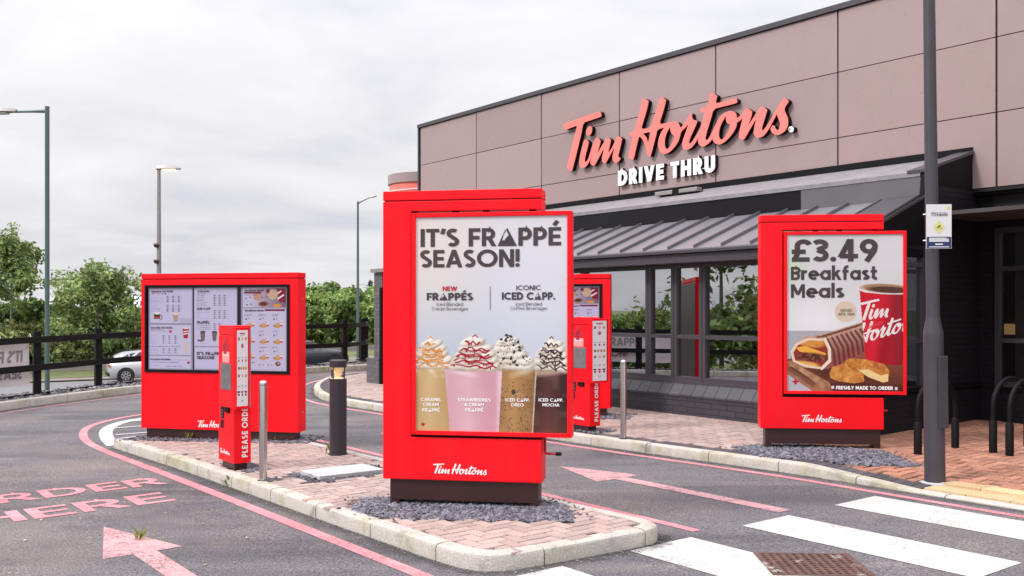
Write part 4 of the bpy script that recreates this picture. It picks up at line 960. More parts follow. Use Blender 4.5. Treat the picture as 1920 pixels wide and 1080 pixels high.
# darker channel asphalt beside the kerbs, deepened with painted contact shade
def kerb_darkening(name):
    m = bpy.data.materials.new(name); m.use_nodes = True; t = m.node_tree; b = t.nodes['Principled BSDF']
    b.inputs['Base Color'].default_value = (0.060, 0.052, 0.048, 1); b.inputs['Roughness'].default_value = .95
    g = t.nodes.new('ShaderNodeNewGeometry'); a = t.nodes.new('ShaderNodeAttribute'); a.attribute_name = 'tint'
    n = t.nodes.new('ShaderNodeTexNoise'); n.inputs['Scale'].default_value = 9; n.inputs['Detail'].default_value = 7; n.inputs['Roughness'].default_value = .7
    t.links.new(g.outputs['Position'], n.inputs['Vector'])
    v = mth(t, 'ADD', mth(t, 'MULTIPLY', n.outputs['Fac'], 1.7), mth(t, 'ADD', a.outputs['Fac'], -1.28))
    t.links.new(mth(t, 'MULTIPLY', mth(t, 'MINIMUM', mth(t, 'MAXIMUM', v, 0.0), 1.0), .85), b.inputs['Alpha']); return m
M['kerb_darkening'] = kerb_darkening('channel_darkening')
def darkening_strip(path, side, w):
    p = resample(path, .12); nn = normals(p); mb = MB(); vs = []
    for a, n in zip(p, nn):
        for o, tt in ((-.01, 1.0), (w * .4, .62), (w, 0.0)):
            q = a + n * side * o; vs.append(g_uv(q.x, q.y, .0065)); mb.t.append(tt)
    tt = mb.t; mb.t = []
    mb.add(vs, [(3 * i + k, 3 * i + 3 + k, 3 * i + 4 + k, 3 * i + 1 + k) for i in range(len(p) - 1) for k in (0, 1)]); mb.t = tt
    return struct(mb.build('channel_darkening', M['kerb_darkening']))
darkening_strip(isl_L + corner1 + front + corner2, 1, .26)
darkening_strip(pks[:70], -1, .22)
darkening_strip(corner2 + right, 1, .2)
darkening_strip(fk, 1, .3)

# ================================================================== the restaurant
VF, VW, UE, UL = 13.05, 10.62, 6.93, 18.35
Bd = empty('restaurant', UV(12, 13, 0.2), 0, 'long low restaurant with brown panel fascia and glazed lean to dining bay', 'restaurant')
BO = Bd.location
def bu(name, mb, m, parent=None, **k):
    """part of the building: coordinates are given in the world and stored relative to the building"""
    mb.v = [tuple(Vector(p) - BO) for p in mb.v]
    return mb.build(name, m, parent or Bd, **k)
# cladding panels with open joints
joints = [21.27, 18.79, 16.36, 13.94, 11.51, 9.06, 6.61, 4.16, 1.7, -0.75, -3.2]
rows = [(3.385, 4.385), (4.385, 5.39), (5.39, 6.34)]
bu('fascia_backing', MB().uvbox(-3.2, 21.25, VF + .05, VF + .35, 3.36, 6.36), M['black'])
rnd = random.Random(2)
for i in range(len(joints) - 1):
    mb = MB()
    for z0, z1 in rows:
        tt = rnd.uniform(.93, 1.06); mb.uvbox(joints[i + 1] + .014, joints[i] - .014, VF + rnd.uniform(0, .004), VF + .045, z0 + .006, z1 - .006, tint=(tt, tt * rnd.uniform(.985, 1.01), tt * rnd.uniform(.98, 1.03)))
    bu('cladding_panel', mb, M['clad'], bevel=.004)
bu('side_cladding', MB().uvbox(21.26, 21.31, VF + .05, 24, 3.36, 6.34, tint=1.0), M['clad'])
bu('parapet_trim', MB().uvbox(-3.2, 21.36, VF - .04, VF + .30, 6.345, 6.43).uvbox(21.315, 21.37, VF - .02, VF + .06, 3.4, 6.344), M['greyframe'])
bu('fascia_drip', MB().uvbox(-3.2, UE - .02, VF - .03, VF + .06, 3.335, 3.378), M['dark'])
bu('soffit', MB().uvbox(-3.2, UE - .02, VF + .07, 13.35, 3.30, 3.35), M['dark'])
# lean-to roof of the bay: profile in (v, z)
def prof(poly, u0, u1): return MB().prism([UV(u0, v, z) for v, z in poly], DU * (u1 - u0))
bu('flashing_roof', prof([(11.84, 3.535), (13.04, 3.86), (13.04, 3.80), (11.84, 3.475)], UE + .06, UL), M['lead'])
bu('shadow_gap', MB().uvbox(UE, UL, VF - .02, VF + .04, 3.80, 3.96), M['black'])
bu('roof_upstand', MB().uvbox(8.85, UL, 11.86, 11.93, 3.11, 3.50), M['band']); bu('roof_upstand', MB().uvbox(UE + .06, 8.84, 11.850, 11.93, 3.10, 3.51), M['bandlight'])
bu('canopy_roof', prof([(10.40, 2.62), (11.855, 3.19), (11.855, 3.13), (10.40, 2.56)], UE + .55, UL), M['seam'])
k = 0; u = UE + .62
sl = Vector((0, 0, 0))
while u < UL - .1:
    a, b = UV(u, 10.40, 2.622), UV(u, 11.85, 3.190)
    d = (b - a).normalized(); n = DU.cross(d).normalized(); n = n if n.z > 0 else -n
    bu('standing_seam', MB().box((a + b) / 2 + n * .022, ((b - a).length / 2, .009, .022), ex=d, ey=DU, ez=n), M['rib'])
    u += 0.505
bu('eave_beam', MB().uvbox(UE + .02, UL, 10.36, 10.50, 2.555, 2.60).uvbox(UE + .02, UL, 10.42, 10.74, 2.42, 2.55), M['greyframe'], bevel=.005)
# gable end of the bay
gab = [(10.42, 2.42), (10.40, 2.66), (11.82, 3.24), (11.86, 3.56), (13.04, 3.90), (13.04, 2.42)]
bu('gable_end', MB().prism([UV(UE, v, z) for v, z in gab], DU * .055), M['black'])
bu('verge_flashing', prof([(10.38, 2.645), (11.85, 3.235), (11.85, 3.195), (10.38, 2.605)], UE - .02, UE + .56).add(prof([(11.83, 3.56), (13.04, 3.91), (13.04, 3.87), (11.83, 3.52)], UE - .02, UE + .24).v, prof([(0, 0)] * 4, 0, 1).f), M['greyframe'])
# low brick wall with sloping plinth course
bu('low_wall', prof([(VW, 0.05), (VW, .478), (VW + .12, .628), (VW + .22, .628), (VW + .22, 0.05)], UE, UL), M['brick_u'])
mb = MB(); u = UE + .01
while u < UL - .24:
    a, b = UV(u + .11, VW - .012, .487), UV(u + .11, VW + .115, .645); d = (b - a).normalized()
    t = rnd.uniform(.75, 1.3); mb.box((a + b) / 2, (.107, (b - a).length / 2, .014), ex=DU, ey=d, tint=t); u += .222
bu('plinth_course', mb, M['header_brick'])
bu('sill', MB().uvbox(UE, UL, VW + .105, VW + .26, .650, .70), M['greyframe'], bevel=.004)
# glazed front
def window(u0, u1, z0, zt, z1, v, name='window', fr=.04, ax='u', gm='glass'):
    mb = MB(); f = fr
    if ax == 'u':
        B3 = lambda a, b, z0_, z1_, d0=0.0, d1=.09: mb.uvbox(a, b, v + d0, v + d1, z0_, z1_)
    else:
        B3 = lambda a, b, z0_, z1_, d0=0.0, d1=.09: mb.uvbox(v + d0, v + d1, a, b, z0_, z1_)
    B3(u0, u0 + f, z0, z1); B3(u1 - f, u1, z0, z1)
    B3(u0 + f, u1 - f, z0, z0 + f); B3(u0 + f, u1 - f, z1 - f, z1)
    for z in zt: B3(u0 + f, u1 - f, z - .028, z + .028, .004, .086)
    w = bu(name, mb, M['greyframe'])
    g = MB()
    if ax == 'u': g.uvbox(u0 + f, u1 - f, v + .05, v + .056, z0 + f, z1 - f)
    else: g.uvbox(v + .05, v + .056, u0 + f, u1 - f, z0 + f, z1 - f)
    pn = bu('pane', g, M[gm], w)
    return w
uj = [UL - .1, 16.7, 15.2, 13.85, 12.36, 10.83, 10.29, 9.73, 8.14, 6.98]
for a, b in zip(uj[1:], uj[:-1]): window(a + .005, b - .005, .702, (1.345,), 2.415, VW + .12, fr=.055)
window(10.84, 11.86, .702, (1.345, 2.32), 2.56, UE - .0, ax='v', name='side_window', fr=.04)
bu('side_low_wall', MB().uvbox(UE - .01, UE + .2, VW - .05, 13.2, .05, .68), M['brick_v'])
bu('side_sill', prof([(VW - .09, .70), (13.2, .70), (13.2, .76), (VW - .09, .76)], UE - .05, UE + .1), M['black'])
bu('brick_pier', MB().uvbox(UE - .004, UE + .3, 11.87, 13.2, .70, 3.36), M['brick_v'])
# corner pier at the far end with its stone cap
bu('end_pier', MB().uvbox(UL - .30, UL + .04, 10.14, 10.6, 0.0, 2.52).uvbox(UL - .32, UL + .20, 10.05, 10.66, 0.0, .72), M['brick_grey'])
bu('pier_cap', MB().uvbox(UL - .48, UL + .06, 10.06, 10.68, 2.525, 2.60), M['galv'])
bu('downpipe', MB().tube([UV(UL - .42, 10.06, .2), UV(UL - .42, 10.06, 2.2)], .045, 8), M['black'])
# main wall to the right of the bay
VM = 13.22
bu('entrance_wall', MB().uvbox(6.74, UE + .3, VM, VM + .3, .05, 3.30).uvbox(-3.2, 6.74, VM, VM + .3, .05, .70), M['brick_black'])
bu('entrance_header', MB().uvbox(-3.2, 6.735, VM - .02, VM + .2, 2.86, 3.30), M['dark'])
uj2 = [6.73, 5.75, 4.0, 2.6, 1.2, -0.2, -1.6, -3.0]
for a, b in zip(uj2[1:], uj2[:-1]): window(a + .004, b - .004, .705, (1.33, 2.30), 2.855, VM + .01, fr=.07, gm='glass_entrance')
bu('main_sill', MB().uvbox(-3.2, 6.74, VM - .03, VM + .12, .66, .703), M['black'])
bu('rear_wall', MB().uvbox(-3.2, 21.25, 23.8, 24, 0, 6.3).uvbox(-3.2, -3.0, VF + .36, 23.7, 0, 6.3).uvbox(21.0, 21.25, 13.5, 23.7, 0, 6.3).uvbox(UL - .08, UL + .0, 10.72, 13.3, .05, 2.6), M['brick_grey'])
bu('roof_deck', MB().uvbox(-3.0, 21.0, VF + .4, 23.7, 5.9, 6.0), M['dark'])
# interior
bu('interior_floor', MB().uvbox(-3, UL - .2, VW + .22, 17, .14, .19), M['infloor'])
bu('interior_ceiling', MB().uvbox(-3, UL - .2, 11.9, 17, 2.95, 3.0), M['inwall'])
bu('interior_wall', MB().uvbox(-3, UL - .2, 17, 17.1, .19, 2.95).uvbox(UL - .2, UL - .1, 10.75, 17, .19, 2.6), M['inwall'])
bu('counter', MB().uvbox(5.2, 9.0, 14.6, 15.2, .19, 1.25), M['maroon'])
bu('column', MB().uvbox(9.66, 10.08, 11.1, 11.5, .19, 2.55).uvbox(11.0, 11.25, 12.0, 12.3, .19, 2.1), M['maroon'])
bu('column', MB().uvbox(10.2, 10.5, 11.3, 11.6, .19, 2.3), M['tan'])
for k in range(6):
    bu('lit_shelf', MB().uvbox(12.9 + k * .42, 13.2 + k * .42, 16.9, 16.98, 1.45, 1.70).uvbox(12.9 + k * .42, 13.2 + k * .42, 16.9, 16.98, 1.85, 2.1).uvbox(12.9 + k * .42, 13.2 + k * .42, 16.9, 16.98, 2.25, 2.5), M['warm'])
for k in range(4):
    bu('pendant_lamp', MB().tube([UV(9.0 + k * 1.9, 13.6, 2.95), UV(9.0 + k * 1.9, 13.6, 2.45)], .008, 5).lathe([(.03, 2.45), (.14, 2.32), (.13, 2.31)], c=UV(9.0 + k * 1.9, 13.6), n=14), M['dark'])
    bu('pendant_bulb', MB().lathe([(.05, 2.33), (.05, 2.27), (.0, 2.25)], c=UV(9.0 + k * 1.9, 13.6), n=10), M['amber'])
bu('drinks_cabinet', MB().uvbox(16.0, 16.8, 16.2, 16.9, .19, 2.1), M['tan'])
bu('red_noticeboard', MB().uvbox(7.2, 8.3, 15.4, 15.5, .75, 1.12), M['red'])
for k in range(4): bu('lit_shelf', MB().uvbox(7.3 + k * .42, 7.6 + k * .42, 16.9, 16.98, 1.32, 1.50), M['warm'])
bu('jamb_lining', MB().uvbox(6.42, 6.58, 13.5, 13.62, .72, 2.8).uvbox(8.0, 8.2, 13.5, 13.62, .72, 2.8), M['tan'])
bu('bench_seat', MB().uvbox(7.2, 15.5, 12.4, 12.6, .19, 1.05).uvbox(7.2, 15.5, 12.0, 12.4, .19, .62), M['maroon'])
bu('partition', MB().uvbox(13.0, 13.4, 12.7, 13.0, .19, 2.0).uvbox(7.25, 7.3, 10.75, 11.8, .4, 2.5), M['tan'])

# tables with small tent cards just inside the glass
tsrc = None
for i, (u, v, lab) in enumerate(((8.55, 11.35, 'round wooden cafe table behind the glass by the right hand signboard'), (11.6, 11.35, 'round wooden cafe table behind the glass beyond the far steel bollard'), (13.6, 11.4, 'round wooden cafe table behind the glass near the far menu board'), (4.9, 14.1, 'round wooden cafe table inside the window on the far right'))):
    if tsrc is None:
        T = empty('cafe_table', UV(u, v, .19)); tsrc = T
        MB().lathe([(.36, .70), (.375, .712), (.375, .728), (.36, .74)], n=28).build('table_top', M['wood'], T, smooth=40)
        MB().lathe([(.24, 0), (.24, .015), (.045, .05), (.035, .1), (.035, .699)], n=16).build('pedestal', M['dark'], T, smooth=40)
    else: T = copy_tree(tsrc)
    T.location = UV(u, v, .19); tag(T, lab, 'table', 'cafe tables inside the windows')
    K = empty('tent_card', UV(u - .05, v - .22, .931), math.atan2(-.8, .6), 'white folded tent card on the cafe table ' + lab[lab.index('table') + 6:], 'menu card', 'tent cards on the cafe tables')
    MB().add([(-.07, -.04, 0), (.07, -.04, 0), (.07, .002, .26), (-.07, .002, .26), (-.07, .044, 0), (.07, .044, 0), (.07, .005, .26), (-.07, .005, .26)], [(0, 1, 2, 3), (4, 7, 6, 5)]).build('card', M['whiteplastic'], K)
    mb = MB()
    put_text(mb, 'FRAPPÉ', .026, lambda x, y, z: (x, -.04 + z * .1615 + y, z), 0, .2, w=.2, align='c', width=.1)
    mb.add([(-.045, -.029, .05), (.045, -.029, .05), (.045, -.012, .16), (-.045, -.012, .16)], [(0, 1, 2, 3)])
    mb.build('print', M['pinksticker'], K, recalc=False)

# signs on the fascia: letters standing 0.1 m off the wall
u0L, z0L = 15.5116, 4.5676
def wallsign(name, label): return empty(name, UV(u0L, VF, z0L), math.atan2(-.8, .6), label, 'sign')
G1 = wallsign('wall_sign', 'large coral red script sign reading Tim Hortons on the brown fascia')
for k, lp in enumerate(LOGO_PARTS):
    mb = MB(); add_logo_part(mb, lp, flat, 0, 0, 1.0, y=-.10, depth=.012, smooth=1)
    mb.build('letter' if k < 4 else 'registered_mark', M['coral'] if k < 4 else M['white'], G1)
    mb = MB(); add_logo_part(mb, lp, flat, 0, 0, 1.0, y=-.0875, depth=.086, smooth=1)
    mb.v = [(p[0] + .0, p[1], p[2]) for p in mb.v]
    mb.build('letter_return', M['black'], G1)
mb = MB(); put_text(mb, 'R', .05, flat, LOGO[7][0][0] - .085, sum(p[1] for p in LOGO[7]) / len(LOGO[7]) - .025, w=.16, y=-.104); mb.build('registered_letter', M['ink'], G1, recalc=False)
G2 = empty('wall_sign', UV(0, VF, 0), math.atan2(-.8, .6), 'white block letter sign reading DRIVE THRU below the script sign', 'sign')
uA, dA = onv(1160.5, VF - .06); uB, dB = onv(1342, VF - .06)
zA = CAMZ + (HORIZ - 349) / FPX * dA; zA2 = CAMZ + (HORIZ - 320.5) / FPX * dA
G2.location = UV(uA, VF, zA)
word, tw = 'DRIVE THRU', 0
_, tw = text_polys(word, .25, .14); kx = (uA - uB) / tw; xx = 0
for ch in word:
    adv, _s = glyph(ch, .25)
    if ch != ' ':
        mb = MB(); put_text(mb, ch, zA2 - zA, flat, xx, 0, w=.25, sx=kx / (zA2 - zA), y=-.085, depth=.014); lo = mb.build('letter', M['white'], G2)
        mb = MB(); put_text(mb, ch, zA2 - zA, flat, xx, 0, w=.25, sx=kx / (zA2 - zA), y=-.070, depth=.068); mb.build('letter_return', M['dark'], lo)
    xx += (adv + (.14 if ch != ' ' else 0)) * kx
# floodlight under DRIVE THRU
uF, dF = onv(1262, 12.5)
Fl = empty('floodlight', UV(uF, 12.62, 3.74), math.atan2(-.8, .6), 'twin white floodlight fixed on the lead roof below the white letters', 'floodlight')
MB().bx(-.5, -.08, -.07, .07, .03, .10).bx(.08, .5, -.07, .07, .03, .10).build('reflector', M['galv'], Fl, bevel=.01)
MB().bx(-.08, .08, -.05, .05, -.02, .14).bx(-.5, .5, .071, .085, .02, .13).build('bracket', M['black'], Fl)

# round coral sign drum rising behind the roof end
D0 = Vector(((800 - 960) / FPX * 27.0, 27.0, 0.3))
Dr = empty('drum_sign', D0, 0, 'round coral drum sign with grey rim rising beyond the end of the fascia', 'sign')
zt = CAMZ + (HORIZ - 322) / FPX * 26
MB().lathe([(1.02, 0), (1.02, zt - .56)], n=48).build('drum', M['coral'], Dr, smooth=30)
MB().lathe([(1.06, zt - .555), (1.06, zt - .3), (.98, zt - .29)], n=48).build('rim', M['rimgrey'], Dr, smooth=30)
mb = MB()
for j, zz in enumerate((zt - .66, zt - .78)): mb.tube([(1.03 * math.cos(t * math.pi / 24), 1.03 * math.sin(t * math.pi / 24), zz - .10 * math.cos((t - 31) / 8)) for t in range(25, 42)], .012, 5)
mb.build('printed_line', M['white'], Dr)

# ================================================================== raster art for the printed posters
class Canvas:
    def __init__(s, x0, x1, y0, y1, k, bg):
        s.x0, s.x1, s.y0, s.y1 = x0, x1, y0, y1
        s.w, s.h = int((x1 - x0) * k) + 1, int((y1 - y0) * k) + 1
        X, Y = np.meshgrid(np.linspace(x0, x1, s.w), np.linspace(y0, y1, s.h)); s.X, s.Y = X, Y
        s.c = np.zeros((s.h, s.w, 3)); s.c[:] = np.array(bg) / 255.0
        s.rs = np.random.RandomState(3)
    def put(s, mask, col, a=1.0):
        m = (np.clip(mask, 0, 1) * a)[..., None]
        s.c = s.c * (1 - m) + np.asarray(col) / 255.0 * m
    def grad(s, mask, ca, cb, t):
        t = np.clip(t, 0, 1)[..., None]; col = np.asarray(ca) * (1 - t) + np.asarray(cb) * t
        m = np.clip(mask, 0, 1)[..., None]; s.c = s.c * (1 - m) + col / 255.0 * m
    def poly(s, pts):
        m = np.zeros(s.X.shape, bool); j = len(pts) - 1
        for i in range(len(pts)):
            (xi, yi), (xj, yj) = pts[i], pts[j]
            if yi != yj:
                m ^= ((yi > s.Y) != (yj > s.Y)) & (s.X < (xj - xi) * (s.Y - yi) / (yj - yi) + xi)
            j = i
        return m.astype(float)
    def ell(s, cx, cy, rx, ry, rot=0.0, soft=0.12):
        c, n = math.cos(R(rot)), math.sin(R(rot)); dx, dy = s.X - cx, s.Y - cy
        q = np.sqrt(((dx * c + dy * n) / rx) ** 2 + ((-dx * n + dy * c) / ry) ** 2)
        return np.clip((1 + soft / 2 - q) / soft, 0, 1)
    def line(s, pts, r, soft=0.6):
        d = np.full(s.X.shape, 1e9)
        for (ax, ay), (bx, by) in zip(pts[:-1], pts[1:]):
            l2 = (bx - ax) ** 2 + (by - ay) ** 2 + 1e-9
            t = np.clip(((s.X - ax) * (bx - ax) + (s.Y - ay) * (by - ay)) / l2, 0, 1)
            d = np.minimum(d, np.hypot(s.X - ax - t * (bx - ax), s.Y - ay - t * (by - ay)))
        return np.clip((r + soft - d) / soft, 0, 1)
    def noise(s, cell):
        gh, gw = int(s.h / cell) + 3, int(s.w / cell) + 3; g = s.rs.rand(gh, gw)
        yy, xx = np.arange(s.h) / cell, np.arange(s.w) / cell
        yi, xi = yy.astype(int), xx.astype(int); fy, fx = (yy - yi)[:, None], (xx - xi)[None, :]
        fy, fx = fy * fy * (3 - 2 * fy), fx * fx * (3 - 2 * fx)
        a, b = g[yi][:, xi], g[yi][:, xi + 1]; c, d = g[yi + 1][:, xi], g[yi + 1][:, xi + 1]
        return (a * (1 - fx) + b * fx) * (1 - fy) + (c * (1 - fx) + d * fx) * fy
    def build(s, name, m, parent, place, x0, x1, z0, z1, y, gain=.92):
        u = np.linspace(x0, x1, s.w); v = np.linspace(z1, z0, s.h)
        U, V = np.meshgrid(u, v); n = s.w * s.h
        co = np.zeros((n, 3), np.float32); co[:, 0] = U.ravel(); co[:, 1] = y; co[:, 2] = V.ravel()
        me = bpy.data.meshes.new(name); me.vertices.add(n); me.vertices.foreach_set('co', co.ravel())
        idx = np.arange(n).reshape(s.h, s.w)
        f = np.stack([idx[1:, :-1], idx[1:, 1:], idx[:-1, 1:], idx[:-1, :-1]], -1).reshape(-1, 4)
        nf = len(f); me.loops.add(nf * 4); me.loops.foreach_set('vertex_index', f.ravel().astype(np.int32))
        me.polygons.add(nf); me.polygons.foreach_set('loop_start', (np.arange(nf) * 4).astype(np.int32))
        me.update(calc_edges=True)
        c = np.clip(s.c, 0, 1).reshape(-1, 3); lin = np.where(c <= .04045, c / 12.92, ((c + .055) / 1.055) ** 2.4) * gain
        ca = me.color_attributes.new('art', 'FLOAT_COLOR', 'POINT')
        ca.data.foreach_set('color', np.concatenate([lin, np.ones((n, 1))], 1).astype(np.float32).ravel())
        me.materials.append(m); me.validate()
        o = bpy.data.objects.new(name, me); COL.objects.link(o); o.parent = parent
        return o

def whip(C, cx, base, w, h, sauce, seed, lean=0.0, dark=(186, 170, 150), style='sauce'):
    """a swirl of whipped cream painted from tiers of tilted lobes"""
    r = random.Random(seed); tiers = 5
    prof = lambda f: w * .5 * max(0.0, 1 - f) ** .56
    for k in range(tiers):
        f = k / tiers; y = base - h * (.05 + .88 * f); hw = prof(f) ; th = h * .24 * (1 - .25 * f)
        C.put(C.ell(cx + lean * f, y + th * .25, hw * .98, th * .42, -4, .5), (158, 142, 126), .8)
        n = max(2, int(4.6 * (1 - f) + 1.6)); ph = r.uniform(-.25, .25)
        for i in range(n):
            t = (i + .5 + ph) / n * 2 - 1; x = cx + lean * f + t * hw * .86
            yy = y - th * .12 * (1 - t * t) + th * .16 * t + r.uniform(-.07, .07) * th
            rx, ry = hw * 1.25 / n + w * .035, th * r.uniform(.48, .58)
            rot = -20 - 12 * r.random()
            C.put(C.ell(x + rx * .1, yy + ry * .2, rx * 1.05, ry, rot, .35), dark if t > .2 else (208, 196, 180), .95)
            C.put(C.ell(x - rx * .06, yy - ry * .10, rx * .98, ry * .78, rot, .55), (240, 233, 222), .95)
            C.put(C.ell(x - rx * .2, yy - ry * .30, rx * .7, ry * .38, rot, .9), (255, 251, 244), .85)
        if style == 'sauce':
            for rep_ in range(1 if k in (0, 4) else 2):
                q0, q1 = r.uniform(-1, -.55), r.uniform(.5, 1); m_ = 16; pts = []; a, b = r.uniform(0, 6), r.uniform(3, 5)
                for q in range(m_ + 1):
                    t = q0 + (q1 - q0) * q / m_
                    pts.append((cx + lean * f + t * hw * .97, y + th * (.10 + .25 * rep_) + th * .20 * t + th * (.16 * math.sin(a + b * t * 2) + .08 * math.sin(a * 2 + 11 * t))))
                C.put(C.line(pts, w * .008, 1.1), sauce, .92)
                for q in range(3):
                    p = r.choice(pts); C.put(C.line([p, (p[0] + r.uniform(-1, 1), p[1] + th * r.uniform(.15, .4))], w * .009, .9), sauce, .9)
                    p = r.choice(pts); C.put(C.ell(p[0], p[1], w * .028, th * .11, r.uniform(-40, 20), .5), sauce, .9)
    C.put(C.ell(cx + lean, base - h * .93, w * .06, h * .075, 20, .5), (250, 246, 236), 1)
    C.put(C.line([(cx + lean - w * .04, base - h * .93), (cx + lean + w * .01, base - h * .99), (cx + lean + w * .05, base - h * .92)], w * .007, .9), sauce, .9 if style == 'sauce' else 0)
    if style == 'crumb':
        for k in range(190):
            f = r.random() ** 1.2; hw = prof(f)
            x, y = cx + lean * f + r.uniform(-1, 1) * hw, base - h * (.0 + .98 * f); q = r.choice((.005, .006, .008, .009, .012, .012, .026))
            C.put(C.ell(x, y, w * q * r.uniform(.8, 1.6), w * q, r.uniform(0, 180), .5), (42, 34, 44), .92)

def maple(C, x, y, s, col=(190, 20, 45)):
    for dx, dy, a, b in ((0, -.45, .3, .5), (-.55, -.05, .45, .3), (.55, -.05, .45, .3), (0, .1, .45, .35)): C.put(C.ell(x + dx * s, y + dy * s, a * s, b * s, 0, .3), col)
    C.put(C.ell(x, y + .62 * s, .42 * s, .26 * s, 0, .3), col)

def art_drinks():
    C = Canvas(779, 1064, 408, 814, 1.25, (226, 224, 232))
    t = (C.Y - 408) / 406
    C.grad(np.ones(C.X.shape), (228, 226, 234), (196, 206, 222), np.clip((t - .15) / .45, 0, 1))
    C.put(C.ell(800, 470, 90, 120, 0, 1.6), (244, 228, 214), .55)
    C.put(C.ell(1000, 560, 80, 110, 0, 1.6), (232, 232, 240), .5)
    z = lambda x, y: (770 + x / 5.4, 620 + y / 5.4)
    n1, n2 = C.noise(9), C.noise(22)
    def cup(p, ca, cb, horizontal=True, shade=18):
        m = C.poly(p); xs = [q[0] for q in p]; t = (C.X - min(xs)) / (max(xs) - min(xs))
        C.grad(m, ca, cb, np.abs(t - .42) * 1.7); C.put(m * np.clip(n2 - .55, 0, 1) * 2, (235, 220, 200), .18); return m
    m = cup([z(1285, 360), z(1600, 360), z(1600, 1060), z(1245, 1060)], (92, 56, 54), (52, 30, 34))
    C.put(m * np.clip((C.Y - 755) / 60, 0, 1), (120, 72, 58), .5)
    C.put(m * C.ell(*z(1440, 420), 60, 7, -8, 1.2), (214, 190, 170), .8)
    m = cup([z(900, 360), z(1280, 360), z(1240, 1060), z(870, 1060)], (186, 142, 92), (140, 102, 66))
    r = random.Random(5)
    for k in range(190):
        x, y = r.uniform(915, 1250), r.uniform(480, 1050)
        if (y < 600 and r.random() < .6): continue
        C.put(C.ell(*z(x, y), r.uniform(.5, 1.7), r.uniform(.4, 1.2), r.uniform(0, 180), .6), (64, 50, 44), .75)
    C.put(C.ell(*z(1050, 640), 4, 5, 0, .6), (52, 42, 42), .8)
    C.put(m * C.ell(*z(1180, 420), 26, 6, -20, 1.2), (226, 206, 176), .7)
    C.put(C.line([z(1280, 360), z(1240, 1060)], .8, 1.0), (214, 196, 170), .7)
    m = cup([z(40, 360), z(352, 360), z(400, 1060), z(40, 1060)], (214, 184, 136), (188, 154, 104))
    C.put(m * np.clip((n1 - .35) * 2.2, 0, 1) * np.clip(1 - (C.Y - 688) / 30, 0, 1), (248, 236, 218), .9)
    C.put(m * np.clip((C.Y - 770) / 60, 0, 1), (206, 172, 112), .5)
    m = cup([z(345, 372), z(938, 372), z(900, 1060), z(402, 1060)], (226, 182, 192), (216, 160, 176))
    C.put(m * np.clip((C.X - 880) / 60, 0, 1) * np.clip(1 - (C.X - 918) / 22, 0, 1), (198, 132, 152), .45)
    C.put(m * np.clip((842 - C.X) / 12, 0, 1), (240, 214, 224), .7); C.put(m * np.clip((C.X - 930) / 8, 0, 1), (240, 212, 222), .7)
    C.put(m * C.ell(*z(470, 430), 30, 5, 14, 1.4), (248, 226, 230), .8)
    whip(C, z(1440, 0)[0], z(0, 395)[1], 72, 60, (40, 24, 34), 7, lean=-2)
    whip(C, z(1040, 0)[0], z(0, 385)[1], 84, 62, (0, 0, 0), 8, lean=-9, style='crumb', dark=(190, 184, 172))
    whip(C, z(215, 0)[0], z(0, 380)[1], 84, 56, (222, 134, 44), 5, lean=-3)
    whip(C, z(640, 0)[0], z(0, 392)[1], 98, 62, (158, 16, 40), 6, lean=3)
    maple(C, *z(122, 985), 4.4, (170, 24, 44))
    return C

